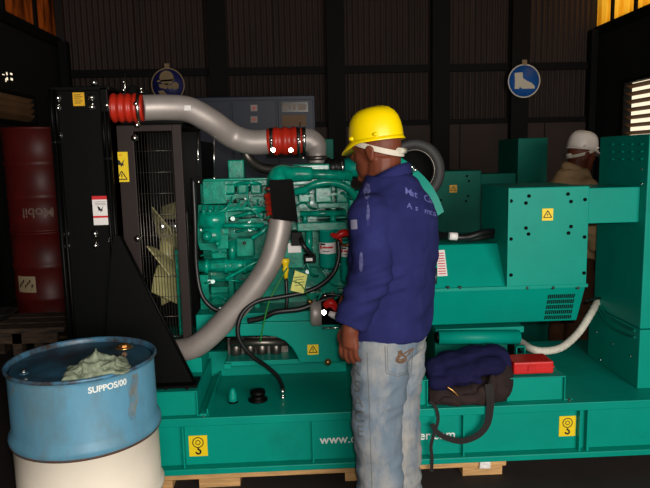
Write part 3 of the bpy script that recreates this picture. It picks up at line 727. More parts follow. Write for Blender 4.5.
# deck fittings
q = PZ(258, 400, ZS)
B().lathe([(.05, 0), (.05, .009), (.034, .014), (.034, .03), (.04, .034), (.038, .052), (.0001, .056)], q, (0, 0, 1), 24).build('filler_cap', BLACK, G)
q = PZ(233, 402, ZS); mb = B().lathe([(.026, 0, 1), (.026, .01, 1), (.02, .01, 0), (.021, .04, 0), (.014, .062, 0), (.009, .072, 0), (.0001, .075, 0)], q, (0, 0, 1), 16); mb.build('breather_cap', [GREEN, BLACK], G)
q = PZ(283, 399, ZS); B().lathe([(.012, 0), (.012, .015), (.009, .016), (.009, .03), (.011, .032), (.008, .055)], q, (0, 0, 1), 12).build('hose_fitting', STEEL, G)
# air cleaner with strap
ac = P(414, 173, 3.5)
acd = (P(414, 173, 3.5) - P(414, 173, 3.9)).normalized()
acl = B().lathe([(.0001, -.1, 1), (.105, -.1, 1), (.112, -.02, 1), (.118, .0), (.165, .02), (.178, .0), (.178, -.32), (.1, -.34)], ac + Vector((.005, 0, .015)), (0.12, -1, .08), 40).build('air_cleaner', [RUBBERG, BLACKM], G)
B().lathe([(.112, .0), (.115, .006), (.119, .0)], ac + Vector((.005, 0, .015)), (0.12, -1, .08), 40, cap=False).build('cleaner_rim', DSTEEL, acl)
mb = B(); pth = catmull([P(398, 160, 3.3), P(408, 167, 3.28), P(424, 182, 3.25), P(434, 197, 3.23), P(441, 214, 3.22)], 5); v = []; N = len(pth)
for i, p in enumerate(pth):
    wd = .035
    v += [p + Vector((-wd * .7, 0, -wd * .4)), p + Vector((wd * .45, 0, wd * .35)), p + Vector((wd * .45, .1, wd * .35)), p + Vector((-wd * .7, .1, -wd * .4))]
f = [(4 * i + j, 4 * i + 4 + j, 4 * i + 4 + (j + 1) % 4, 4 * i + (j + 1) % 4) for i in range(N - 1) for j in range(4)] + [(0, 1, 2, 3), (4 * N - 1, 4 * N - 2, 4 * N - 3, 4 * N - 4)]
mb.add(v, f).build('cleaner_bracket', GREEN, G)
for i in range(4): B().ell(P(406 + i * 3, 167 + (i % 2) * 3, 3.24), (.014, .012, .01), 10, 6).build('wing_nut', STEEL, acl)
B().tube([P(352, 168, 3.32), P(375, 168, 3.36), P(400, 170, 3.45)], .055, 18, 4).build('air_intake_hose', RUBBER, G)
mb = B().cyl(P(322, 167, 3.26), P(346, 168, 3.26), .045, 20)
for px in (327, 334): mb.cyl(P(px, 167, 3.26), P(px + 3, 167, 3.26), .05, 20)
mb.build('turbo_inlet_hose', RUBBER, G)
B().cyl(P(341, 167.5, 3.26), P(343, 167.5, 3.26), .05, 20).build('inlet_clamp', STEEL, G)
B().cyl(P(344, 167.5, 3.26), P(362, 168, 3.26), .048, 20).build('inlet_pipe', GREEN, G)

# flywheel housing joining the engine to the alternator
fx = P(434, 291, 2.98).x
B().lathe([(.30, 0), (.30, .06), (.33, .07), (.33, .1), (.31, .12), (.28, fx - .30), (.31, fx - .29), (.31, fx - .25)], (.27, 3.38, .93), (1, 0, 0), 40).build('flywheel_housing', GREEN, G)
B().box(.27, 3.26, .6, .42, 3.6, 1.42).build('rear_gear_case', GREEN_C, G, .01)
mb = B().box(ac.x - .05, 3.6, 1.24, ac.x + .05, 3.72, ac.z - .17).box(ac.x - .12, 3.55, ac.z - .185, ac.x + .12, 3.78, ac.z - .172)
mb.build('cleaner_post', GREEN, G, .004)
# alternator housing
x0, x1 = P(434, 291, 2.98).x, P(586, 288, 2.98).x
ze = .935; zt = P(470, 244, 3.13).z
sec = [(2.98, ze), (3.13, zt), (3.62, zt), (3.77, ze), (3.68, .73), (3.07, .73)]
alt = B().xprism(sec, x0, x1).build('alternator_housing', GREEN, G, .006)
B().box(x0 - .005, 2.972, ze - .008, x1 + .005, 2.985, ze + .008).build('seam_flange', GREEN, alt)
# vents punched in the lower panel, five rows of short slots
nrm = Vector((0, .73 - ze, -(3.07 - 2.98))).normalized()
def onlow(px, py):     # point on the sloping lower panel
    d = ray(px, py); A = Vector((0, 2.98, ze)); return CAM + d * ((A - CAM).dot(nrm) / d.dot(nrm))
sv = B().add([(-.0035, -.0065, 0), (.0035, -.0065, 0), (.0035, .0065, 0), (-.0035, .0065, 0)], [(0, 1, 2, 3)])
vent = B()
for r in range(5):
    for c in range(14):
        p = onlow(548.5 - r * .9 + c * 1.95, 296.5 + r * 5.2 - c * .06); u = (Vector((0, 3.07 - 2.98, .73 - ze))).normalized()
        k = p + nrm * .0012 * (1 if nrm.y < 0 else -1) + Vector((0, -.0015, 0))
        hw = Vector((.0032, 0, 0)); hh = u * .0125
        vent.add([k - hw - hh, k + hw - hh, k + hw + hh, k - hw + hh], [(0, 1, 2, 3)])
vent.build('vent_slots', BLACKM, alt)['kind'] = 'stuff'
# slanted-face label
p0 = P(441.5, 250, 3.09); 
def onslant(px, py):
    n2 = Vector((0, -(zt - ze), .15)).normalized(); d = ray(px, py); A = Vector((0, 2.98, ze)); return CAM + d * ((A - CAM).dot(n2) / d.dot(n2)) + n2 * .002
lb = B().add([onslant(437.5, 276.5), onslant(447.5, 276), onslant(444.5, 250), onslant(436.8, 250.5)], [(0, 1, 2, 3)])
for i in range(9):
    t = i / 9
    lb.add([onslant(438.2 + t * -.3 + (1 if i % 3 == 0 else 0), 274.5 - 23 * t) + Vector((0, -.001, .0005)), onslant(446 - t * 2.6, 274.3 - 23 * t) + Vector((0, -.001, .0005)), onslant(446 - t * 2.6, 273.4 - 23 * t) + Vector((0, -.001, .0005)), onslant(438.2 - t * .3, 273.6 - 23 * t) + Vector((0, -.001, .0005))], [(0, 1, 2, 3)], 1)
lb.build('rating_label', [WHITEL, REDL], alt)
for px in (448, 460, 527, 553, 578): bolt(px, 287.6, 2.975, alt, SCREW)
B().cyl(P(435, 268, 3.0), P(435, 284, 2.985), .012, 10).build('handle_bar', STEEL, alt)
# terminal box
xb0, xb1 = P(508, 240, 2.97).x, P(588, 240, 2.97).x; zb1 = P(548, 187, 2.97).z
tb = B().box(xb0, 2.97, ze + .006, xb1, 3.42, zb1).build('terminal_box', GREEN, G, .005)
B().box(xb0 - .004, 2.962, ze + .01, xb0 + .004 + .0, 2.972, zb1).build('box_edge', GREEN, tb)
sticker('voltage_label', 542, 208.5, 553, 220.5, 2.968, 'bolt', tb, 'yellow high voltage warning label')
for px, py in ((511, 201), (511, 239), (526, 203), (529, 196), (526, 228), (528.5, 234), (568, 194), (571, 201.5), (571, 226.5), (568.5, 233), (585, 199.5), (584.5, 237), (584, 273), (511, 275)):
    bolt(px, py, 2.968, tb, DARKB)
# cable from the terminal box back towards the engine
B().tube([P(436, 234, 3.2), P(452, 237, 3.12), P(468, 237, 3.12), P(486, 232, 3.15), P(510, 232, 3.3)], .018, 10, 5).build('power_cable', RUBBER, G)
B().tube([P(436, 240, 3.2), P(450, 234, 3.15), P(470, 239, 3.14), P(490, 236, 3.18), P(512, 238, 3.3)], .014, 10, 5).build('power_cable', RUBBER, G)
B().cyl(P(449, 236, 3.1), P(457, 236.5, 3.1), .02, 12).build('cable_tie', WHITEL, G)
# rails under the alternator
a_, b_ = P(438, 337.5, 3.13), P(519, 337, 3.13)
al = B().cyl(a_, b_, .037, 24).build('alternator_rail', GREEN, G)
B().cyl(a_ - Vector((.012, 0, 0)), a_ + Vector((.004, 0, 0)), .03, 20).build('rail_plug', BLACK, al)
part('alternator_base', B().pbox(436, 328, 524, 334, 3.16, 3.6), GREEN, .003)
mb = B(); q = P(519.5, 350, 3.12)
for dx, dz, w_, h_ in ((-.022, 0, .005, .05), (.022, 0, .005, .05), (0, .023, .05, .005), (0, -.023, .05, .005)): mb.box(q.x + dx - w_ / 2, 3.10, q.z + dz - h_ / 2, q.x + dx + w_ / 2, 3.13, q.z + dz + h_ / 2)
mb.build('lifting_eye', GREEN, G)
mb = B().box(q.x - .03, 3.13, ZS, q.x + .03, 3.5, q.z - .02); mb.build('isolation_mount', BLACK, G)
bolt(521, 359, 3.12, G, bolt_mesh(.012, BRASS), 'mount_bolt')
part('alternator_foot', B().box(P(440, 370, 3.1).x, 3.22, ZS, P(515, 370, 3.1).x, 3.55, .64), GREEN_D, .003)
# duct, control tower
xt = 1.733
xd0 = xb1; zd1, zd0 = P(610, 187.5, 3.06).z, P(610, 223, 3.06).z
B().box(xd0, 3.06, zd0, xt, 3.4, zd1).build('cable_duct', GREEN, G, .004)
zj = P(636, 330, 3.0).z; ztop = P(640, 134, 3.0).z
tw_ = B().box(xt, 3.0, zj + .004, 2.2, 3.50, ztop).build('control_tower', GREEN, G, .005)
tl = B().box(xt - .002, 2.995, ZS, 2.2, 3.55, zj).build('tower_base', GREEN, G, .005)
dm = B().ell((0, 0, 0), (.005, .022, .007), 10, 6).mesh('louvre_dimple', GREEN)
for r in range(3):
    for c in range(4):
        o = bpy.data.objects.new('louvre_dimple', dm); COL.objects.link(o); attach(o, tw_); o.location = PX(612 + c * 9.6, 144.5 + r * 7.4 - c * .1, xt - .001)
rv = B().lathe([(.007, 0), (.006, -.004), (.0001, -.005)], (0, 0, 0), (1, 0, 0), 8).mesh('rivet', STEEL)
for px, py in ((597, 332), (613, 344), (631, 356), (601, 360), (642, 169), (642, 184)):
    o = bpy.data.objects.new('rivet', rv); COL.objects.link(o); attach(o, tl if py > 200 else tw_); o.location = PX(px, py, xt - .002)
for dy, dz in ((0, 0), (8, .01)):
    B().tube([PX(597, 304 + dy * .3, xt - .015), PX(608, 316 + dy, xt - .01), PX(622, 325 + dy, xt - .008), PX(635, 331 + dy * .8, xt - .008)], .006, 8, 5).build('control_cable', GREEN_D, G)
# conduit hanging between the alternator and the tower
cpts = [PX(600, 297, xt + .03), P(590, 315, 3.36), P(578, 333, 3.3), P(562, 347, 3.22), P(545, 351, 3.18), P(532, 349, 3.2), P(522, 343, 3.3), P(512, 336, 3.42)]
pp = catmull(cpts, 10); rs = [.020 + (.0015 if i % 2 else 0) for i in range(len(pp))]
B().tube(pp, rs, 14).build('white_flexible_conduit', CONDUIT, G)
B().tube([P(586, 301, 3.2), P(592, 299, 3.25), PX(600, 298, xt - .02)], .008, 8, 4).build('black_lead', RUBBER, G)

# timber under the skid
xe = P(505, 470, 2.9).x
def plank(x0_, x1_, y0_, y1_, z0_, z1_, label):
    return tag(B().box(x0_, y0_, z0_, x1_, y1_, z1_).build('timber_plank', WOOD), label, 'timber', None)
xb_ = P(162, 480, 2.9).x
for o in (B().box(-.9, 2.88, .045, xe, 2.98, .0845).build('timber_bearer', WOOD),): tag(o, 'long raw timber bearer under the front of the skid', 'timber')
bev = o.modifiers.new('bevel', 'BEVEL'); bev.width = .004
for xq, lb_ in ((-.75, 'short timber block under the bearer near the blue drum'), (-.42, 'short timber block under the bearer near the hook label'), (.3, 'short timber block under the bearer behind the jeans'), (xe - .12, 'short timber block under the cut end of the bearer')):
    tag(B().box(xq - .1, 2.885, 0, xq + .1, 2.975, .045).build('timber_block', WOOD), lb_, 'timber')
tag(B().box(-.95, 3.72, 0, 1.8, 3.79, .084).build('timber_bearer', WOOD), 'timber bearer under the rear of the skid', 'timber')
tag(B().box(XS1 - .35, 3.0, 0, XS1 - .2, 3.6, .084).build('timber_packer', OLDW), 'dark timber packer under the tower end of the skid', 'timber')
mb = B().tube([(xe - .11, 2.875, .09), (xe - .105, 2.87, .06), (xe - .11, 2.872, .042)], .02, 10, 4, flat=.4)
wrm = remesh(B().box(xe - .14, 2.862, .043, xe - .085, 2.878, .085), .004, 2)
wrinkle(wrm, lambda c: .004 * noise.noise(c * 60))
o = bpy.data.objects.new('plastic_wrap', wrm); COL.objects.link(o); wrm.materials.append(WHITEL); tag(o, 'scrap of clear plastic wrap on the bearer below the bag', 'plastic wrap')

# ------------------------------------------------------------------ things on the deck
rx0, rx1 = P(514, 365, 2.905).x, P(554, 365, 2.905).x; zp = P(540, 376, 2.88).z + .001
rc = B().box(rx0, 2.905, zp, rx1, 3.04, zp + .062)
rc = tag(rc.build('red_case', REDP, None, .008), 'small red plastic case lying on the mounting foot beside the bag', 'case')
B().box(rx0 - .002, 2.902, zp + .034, rx1 + .002, 3.043, zp + .038).build('lid_seam', REDL, rc)
B().box(rx0 + .07, 2.898, zp + .02, rx0 + .11, 2.906, zp + .045).build('latch', REDP, rc)

def lump(name, mb, voxel, sm, m, fn, parent=None):
    me = remesh(mb, voxel, sm); wrinkle(me, fn); me.materials.append(m)
    for v_ in me.vertices:
        v_.co.z = max(v_.co.z, ZS + .002); v_.co.y = min(v_.co.y, 3.075)
        if v_.co.y > 2.87: v_.co.x = min(max(v_.co.x, P(429, 390, 2.9).x), rx0 - .006)
    o = bpy.data.objects.new(name, me); COL.objects.link(o)
    if parent: attach(o, parent)
    return o
bag = empty('backpack', (P(470, 405, 2.95).x, 2.97, ZS), 'dark brown canvas backpack with dangling straps lying on the skid', 'bag')
mb = B()
for px, py, Y, r in ((440, 394, 2.94, (.09, .08, .055)), (455, 395, 2.93, (.11, .085, .06)), (480, 391, 2.93, (.11, .09, .075)), (496, 384, 2.95, (.075, .09, .095)), (505, 376, 2.96, (.05, .085, .085))):
    mb.ell(P(px, py, Y), r)
lump('bag_body', mb, .012, 8, BAGM, lambda c: .010 * noise.noise(c * 14) + .004 * noise.noise(c * 40), bag)
mb = B()
for px, py, Y, r in ((470, 399, 2.862, (.09, .022, .03)), (452, 400, 2.866, (.07, .02, .024)), (485, 394, 2.862, (.05, .022, .045)), (492, 386, 2.862, (.03, .02, .06))): mb.ell(P(px, py, Y), r)
lump('bag_pocket', mb, .008, 5, BAGM, lambda c: .006 * noise.noise(c * 26) + .002 * noise.noise(c * 60), bag)
def ribbon(path, wd, th, parent, name, m, nrm0=Vector((0, -1, 0)), k=7, ws=None):
    pts = catmull(path, k); v = []; N = len(pts)
    for i, p in enumerate(pts):
        d = (pts[min(i + 1, N - 1)] - pts[max(i - 1, 0)]).normalized(); sd = d.cross(nrm0).normalized(); nn = sd.cross(d).normalized()
        wq = wd * (ws(i / (N - 1)) if ws else 1)
        for a_, b_ in ((-1, -1), (1, -1), (1, 1), (-1, 1)): v.append(p + sd * a_ * wq / 2 + nn * b_ * th / 2)
    f = [(4 * i + j, 4 * i + 4 + j, 4 * i + 4 + (j + 1) % 4, 4 * i + (j + 1) % 4) for i in range(N - 1) for j in range(4)] + [(0, 1, 2, 3), (4 * N - 1, 4 * N - 2, 4 * N - 3, 4 * N - 4)]
    return B().add(v, f).build(name, m, parent)
ribbon([P(489, 384, 2.845), P(490, 396, 2.835), P(490, 408, 2.835), P(487, 424, 2.838), P(478, 435, 2.836), P(462, 441, 2.836), P(447, 438, 2.836), P(437, 432, 2.838), P(432, 424, 2.84)], .034, .004, bag, 'shoulder_strap', STRAP, ws=lambda t: 1.25 - .6 * t)
ribbon([P(430, 401, 2.862), P(436, 408, 2.84), P(438, 420, 2.838), P(434, 434, 2.838), P(431, 446, 2.84), P(432, 458, 2.84), P(431.5, 472, 2.84)], .016, .003, bag, 'loose_strap', STRAP)
B().tube([P(447, 387, 2.862), P(452, 390, 2.852), P(458, 396, 2.85)], .006, 8, 4).build('zip_pull', BRASS, bag)
mb = B()
for px, py, Y, r in ((435, 372, 2.99, (.06, .08, .07)), (452, 366, 3.0, (.1, .09, .075)), (475, 360, 3.01, (.11, .09, .07)), (495, 356, 3.02, (.075, .09, .055)), (505, 362, 3.0, (.05, .08, .06)), (440, 382, 2.915, (.07, .05, .04)), (462, 374, 2.925, (.1, .06, .05)), (488, 366, 2.935, (.09, .06, .05)), (478, 382, 2.865, (.026, .02, .016))):
    mb.ell(P(px, py, Y), r)
nv = lump('folded_garment', mb, .01, 6, NAVY, lambda c: .014 * (.5 - abs(noise.noise(Vector((c.x * 5 + c.z * 6, c.y * 8, c.z * 24 - c.x * 5))))) + .006 * noise.noise(Vector((c.x * 12, c.y * 30, c.z * 40))))
tag(nv, 'bundled navy blue work garment thrown over the backpack', 'garment')

# ------------------------------------------------------------------ the blue drum and the rag
DC = Vector((-.848, 2.36, 0)); DR = .268; DH = .855
drum = empty('oil_drum', DC, 'dented blue and cream oil drum with a rag on top', 'drum')
def drum_prof(h, r, h0=0):
    pr = [(r + .006, 0), (r + .008, .006), (r + .008, .016), (r, .02)]
    return pr
zsplit = .558
pr = [(DR + .005, 0), (DR + .008, .012), (DR, .022), (DR, zsplit - .26), (DR + .006, zsplit - .252), (DR + .012, zsplit - .24), (DR + .006, zsplit - .228), (DR, zsplit - .22), (DR, zsplit - .004), (DR + .004, zsplit - .001)]
B().lathe(pr, DC, (0, 0, 1), 64).build('lower_shell', DCREAM, drum)
B().lathe([(DR + .003, zsplit - .001), (DR + .008, zsplit), (DR + .012, zsplit + .008), (DR + .009, zsplit + .013)], DC, (0, 0, 1), 64, cap=False).build('rust_band', RUST, drum)
B().lathe([(DR + .010, zsplit + .010), (DR + .014, zsplit + .022), (DR + .012, zsplit + .034), (DR + .004, zsplit + .05), (DR, zsplit + .062), (DR - .001, DH - .03), (DR, DH - .02), (DR + .005, DH - .014)], DC, (0, 0, 1), 64, cap=False).build('upper_shell', DBLUE, drum)
B().lathe([(DR + .002, DH - .016), (DR + .009, DH - .012), (DR + .010, DH - .004), (DR + .006, DH), (DR + .001, DH), (DR - .003, DH - .006), (DR - .004, DH - .022)], DC, (0, 0, 1), 64, cap=False).build('rim', mat('drum_rim', (66, 120, 150), .4, var=.2, scale=14, col2=(58, 46, 40), amt=.5), drum)
B().lathe([(DR - .003, DH - .022), (DR - .02, DH - .017), (.0001, DH - .012)], DC, (0, 0, 1), 64).build('lid', DTOP, drum)
q = PZ(124, 348, DH - .012)
bg1 = B().lathe([(.034, 0), (.036, .004), (.03, .008), (.024, .009)], q, (0, 0, 1), 20).build('bung', BRASS, drum)
B().lathe([(.022, .006), (.022, .016), (.012, .02), (.0001, .02)], q, (0, 0, 1), 8, smooth=False).build('bung_plug', BRASS, bg1)
q = PZ(24, 374, DH - .012)
bg2 = B().lathe([(.018, 0), (.019, .004), (.014, .007), (.012, .008)], q, (0, 0, 1), 16).build('bung', DTOP, drum)
B().lathe([(.010, .006), (.010, .016), (.0001, .018)], q, (0, 0, 1), 8, smooth=False).build('bung_plug', STEEL, bg2)
def wrap_text(txt, size, center, R, theta0, z0, flip=False, stretch=1.0, rise=0):
    tv, tf = text_geo(txt, size, bold=.001)
    out = []
    for p in tv:
        x, y = p[0] * stretch, p[1]
        if flip: x, y = -x, -y
        t = theta0 + x / R; out.append((center.x + R * math.cos(t), center.y + R * math.sin(t), z0 + y + rise * x))
    return B().add(out, tf)
pc = P(117, 381, DC.y - .26); th = -PI / 2 + .57
wrap_text('SUPPOS/00', .031, DC, DR + .002, th + .07, DH - .046, stretch=.95).build('stencil_lettering', WTEXT, drum)
DIRT = mat('tan_dirt', (112, 118, 116), .7, var=.3, scale=25, col2=(84, 130, 152), amt=.5)
# dirt runs down the shell
for t0_, z1_, z0_, wd_ in ((-.52, DH - .03, DH - .2, .16), (.9 - PI, DH - .03, DH - .07, .06)):
    v = []; f = []
    for i in range(9):
        z = z1_ + (z0_ - z1_) * i / 8; ww = wd_ * (.5 + .5 * math.sin(PI * (i + .6) / 9.2)) / 2
        for sg in (-1, 1):
            t = t0_ + sg * ww + .02 * math.sin(i * 1.7) - .012 * i; v.append((DC.x + (DR + .0012) * math.cos(t), DC.y + (DR + .0012) * math.sin(t), z))
    B().add(v, [(2 * i, 2 * i + 1, 2 * i + 3, 2 * i + 2) for i in range(8)]).build('dirt_run', DIRT, drum)
# rag
rg = B(); rc0 = PZ(97, 372, DH - .010)
me = bpy.data.meshes.new('rag'); nx, ny = 46, 34; v = []; f = []
for i in range(nx + 1):
    for j in range(ny + 1):
        u, w_ = i / nx - .5, j / ny - .5
        ang = math.atan2(w_, u); rad_ = math.hypot(u, w_) * 2
        edge = 1 + .25 * noise.noise(Vector((math.cos(ang) * 1.3, math.sin(ang) * 1.3, 4)))
        x = u * .205 * edge; y = w_ * .15 * edge
        ridge = lambda a, b, c_: (1 - min(1, 2.6 * abs(noise.noise(Vector((x * a + c_, y * b, c_)))))) ** 1.5
        fold = .030 * ridge(13, 11, 3) + .016 * ridge(26, 30, 8) + .006 * ridge(55, 50, 5)
        peak = .042 * max(0, 1 - abs(x + .005 - y * .3) / .055) * max(0, 1 - abs(y - .012) / .07) + .02 * max(0, 1 - abs(x - .055) / .05) * max(0, 1 - abs(y) / .06)
        z = (fold + peak) * max(0, 1 - max(abs(u), abs(w_)) * 2) ** .4 + .004
        q = Vector((x + .012 * noise.noise(Vector((x * 20, y * 20, z * 30))), y, z)); q.rotate(Matrix.Rotation(.25, 3, 'Z'))
        v.append(rc0 + q)
f = [(i * (ny + 1) + j, (i + 1) * (ny + 1) + j, (i + 1) * (ny + 1) + j + 1, i * (ny + 1) + j + 1) for i in range(nx) for j in range(ny)]
rag = B().add(v, f, 0, True).build('rag', RAG); sol = rag.modifiers.new('thickness', 'SOLIDIFY'); sol.thickness = .003; sol.offset = 1
tag(rag, 'crumpled grey green rag on top of the blue drum', 'rag')

# ------------------------------------------------------------------ red drums, bench on the left
def red_drum(z0, label, upside):
    c = Vector((-2.24, 5.6, z0)); R = .288; H = .88
    d = empty('red_oil_drum', c, label, 'drum', 'stacked red oil drums')
    pr = [(R + .008, 0), (R + .008, .016), (R, .022)]
    for zz in (.3, .58): pr += [(R, zz - .02), (R + .012, zz), (R, zz + .02)]
    pr += [(R, H - .022), (R + .008, H - .016), (R + .008, H), (R, H), (R - .004, H - .02), (.0001, H - .018)]
    B().lathe(pr, c, (0, 0, 1), 48).build('shell', DRED, d)
    if upside:
        wrap_text('Mobil', .115, c, R + .004, -PI / 2 + .2, z0 + .17, True).build('brand_lettering', mat('worn_white', (150, 120, 108), .6, var=.3, scale=30), d)
    else:
        L_ = []
        t0 = -PI / 2 - .28 - .06
        v = [(c.x + (R + .004) * math.cos(t0 + (i / 6 - .5) * .62), c.y + (R + .004) * math.sin(t0 + (i / 6 - .5) * .62), z0 + .365 + .14 * j) for i in range(7) for j in (0, 1)]
        lab = B().add(v, [(2 * i, 2 * i + 2, 2 * i + 3, 2 * i + 1) for i in range(6)])
        for k_ in range(7):
            ta = t0 - .24 + .07 * k_; tb_ = ta + .05; za = z0 + .40 + .02 * (k_ % 3); R2 = R + .006
            lab.add([(c.x + R2 * math.cos(ta), c.y + R2 * math.sin(ta), za), (c.x + R2 * math.cos(tb_), c.y + R2 * math.sin(tb_), za + .02), (c.x + R2 * math.cos(tb_), c.y + R2 * math.sin(tb_), za + .04), (c.x + R2 * math.cos(ta), c.y + R2 * math.sin(ta), za + .03)], [(0, 1, 2, 3)], 1)
        lab.build('paper_label', [mat('stained_paper', (200, 176, 140), .7, var=.15, scale=30), INK], d)
    return d
red_drum(.14, 'red oil drum with a stained paper label, bottom one of the stack', False)
red_drum(1.021, 'red oil drum with upside-down white lettering, top one of the stack', True)
pal = empty('wooden_pallet', (-2.24, 5.6, 0), 'dirty wooden pallet under the stacked red drums', 'pallet')
for i in range(5): B().box(-2.64, 5.22 + i * .165, .115, -1.84, 5.34 + i * .165, .14).build('deck_board', OLDW, pal)
for x in (-2.6, -2.27, -1.94): B().box(x, 5.22, 0, x + .08, 6.0, .115).build('stringer', OLDW, pal)
bz = .50
bench = empty('wooden_bench', (-1.95, 4.2, 0), 'old dirty wooden bench in front of the red drums', 'bench')
for i in range(3): B().box(-2.5, 4.02 + i * .15, bz, -1.55, 4.15 + i * .15, bz + .035).build('plank', OLDW, bench, .004)
B().box(-2.48, 4.03, bz - .07, -1.6, 4.06, bz).build('apron', OLDW, bench)
for x in (-2.4, -1.86):
    for y in (4.06, 4.38): B().box(x - .03, y - .03, 0, x + .03, y + .03, bz).build('leg', OLDW, bench)
me = B().lathe([(.0001, 0), (.09, 0), (.15, .05), (.155, .055), (.145, .055), (.085, .008), (.0001, .008)], (-2.12, 4.28, bz + .035), (0, 0, 1), 28)
tag(me.build('metal_basin', DSTEEL), 'shallow dull metal basin standing on the old bench', 'basin')

# ------------------------------------------------------------------ blue cabinet and wall signs behind
bc = empty('switch_cabinet', (-.25, 6.7, 0), 'tall dark blue switch cabinet against the back wall', 'cabinet')
cx0, cx1 = P(190, 110, 6.5).x, P(315, 110, 6.5).x; cz = P(270, 96, 6.5).z
B().box(cx0, 6.5, 0, cx1, 7.1, cz).build('cabinet_body', BLUEC, bc, .008)
for a, b in ((192, 230), (232, 276), (278, 313)):
    B().box(P(a, 110, 6.49).x, 6.485, .15, P(b, 110, 6.49).x, 6.5, cz - .04).build('cabinet_door', BLUEC, bc, .004)
for py in (108, 119.5):
    m = B().pbox(250.5, py - 3.2, 257.5, py + 3.2, 6.46, 6.485).build('push_button', mat('button_plate%d' % py, (150, 130, 124), .5), bc)
    B().cyl(P(254, py, 6.46), P(254, py, 6.45), .014, 12).build('button_cap', REDL, m)
dsp = B().pbox(281.5, 102, 308, 112, 6.46, 6.485).build('display', GLASSP, bc)
for i, (a, b) in enumerate(((284, 287), (289, 291), (293, 296), (298, 306))): B().pbox(a, 104, b, 110, 6.455, 6.46).build('display_digit', mat('digit%d' % i, (120, 100, 84), .5), dsp)
B().pbox(282, 115, 306, 126, 6.47, 6.485).build('name_plate', mat('ochre_plate', (110, 74, 36), .6), bc)

def round_sign(px, py, Y, r, label, kind):
    c = P(px, py, Y); s = empty('safety_sign', (c.x, Y, c.z - r), label, 'sign')
    B().lathe([(.0001, .004), (r, .004), (r, -.004), (.0001, -.004)], (c.x, Y, c.z), (0, 1, 0), 40).build('sign_disc', SIGNB if kind == 'boot' else SIGNB2, s)
    mb = B(); ring_flat(mb, c.x, c.z, r * .93, r * 1.0, Y - .006, 0, 40); mb.build('sign_border', SIGNW if kind == 'boot' else SIGNC, s)
    B().box(c.x - .03, Y - .01, c.z + r - .01, c.x + .03, Y + .02, c.z + r + .05).build('hanger', SIGNC, s)
    g = B(); y = Y - .006
    if kind == 'boot':
        g.flat([(c.x + r * a, c.z + r * b) for a, b in ((-.60, .48), (-.10, .52), (-.08, .18), (.15, .02), (.45, -.12), (.66, -.30), (.66, -.46), (-.12, -.46), (-.18, -.38), (-.28, -.38), (-.3, -.46), (-.58, -.46), (-.56, .0))], y)
        g.build('boot_symbol', SIGNW, s)
    else:
        g.flat(circ(c.x - .06 * r, c.z + .42 * r, r * .42, 20), y); g.flat([(c.x + r * a, c.z + r * b) for a, b in ((-.62, .28), (.40, .34), (.40, .24), (-.62, .18))], y)
        g.flat(circ(c.x + .42 * r, c.z - .05 * r, r * .22, 16), y); g.flat([(c.x + r * a, c.z + r * b) for a, b in ((-.55, .05), (.05, .1), (-.1, -.25), (-.5, -.15))], y)
        g.flat([(c.x + r * a, c.z + r * b) for a, b in ((-.6, -.35), (-.3, -.3), (.1, -.75), (-.4, -.75))], y); g.flat(circ(c.x + .1 * r, c.z - .12 * r, r * .12, 12), y)
        g.build('head_protection_symbol', SIGNC, s)
    return s
round_sign(524, 81, 7.8, .205, 'round blue sign with a white safety boot on the dark column', 'boot')
round_sign(168, 85, 7.9, .205, 'round blue sign with a helmeted head above the silver pipe', 'head')

# ------------------------------------------------------------------ second generating set behind
H_ = empty('generator_set', (1.2, 5.3, 0), 'dimmer teal generating set standing behind the air cleaner', 'generator')
YG = 4.85
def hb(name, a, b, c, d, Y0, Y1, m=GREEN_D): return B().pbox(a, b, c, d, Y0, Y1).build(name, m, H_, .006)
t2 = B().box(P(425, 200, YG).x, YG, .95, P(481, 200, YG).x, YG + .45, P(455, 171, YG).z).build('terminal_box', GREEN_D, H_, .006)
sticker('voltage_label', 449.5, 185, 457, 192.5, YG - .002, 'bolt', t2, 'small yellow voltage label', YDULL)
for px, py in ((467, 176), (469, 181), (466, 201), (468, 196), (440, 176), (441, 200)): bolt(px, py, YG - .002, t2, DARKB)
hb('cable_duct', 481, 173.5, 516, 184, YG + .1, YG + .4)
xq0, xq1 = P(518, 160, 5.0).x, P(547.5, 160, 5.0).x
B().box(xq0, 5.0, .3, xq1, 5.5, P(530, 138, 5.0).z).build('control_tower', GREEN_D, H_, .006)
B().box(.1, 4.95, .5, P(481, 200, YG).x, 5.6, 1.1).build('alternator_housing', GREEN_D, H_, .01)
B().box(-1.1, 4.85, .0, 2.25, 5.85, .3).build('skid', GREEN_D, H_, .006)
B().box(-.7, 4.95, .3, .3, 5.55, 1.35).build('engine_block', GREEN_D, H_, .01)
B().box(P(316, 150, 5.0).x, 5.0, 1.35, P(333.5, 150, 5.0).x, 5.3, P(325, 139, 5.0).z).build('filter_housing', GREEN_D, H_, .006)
B().box(-1.1, 4.9, .3, -.75, 5.8, 1.75).build('radiator', BLACK, H_, .006)

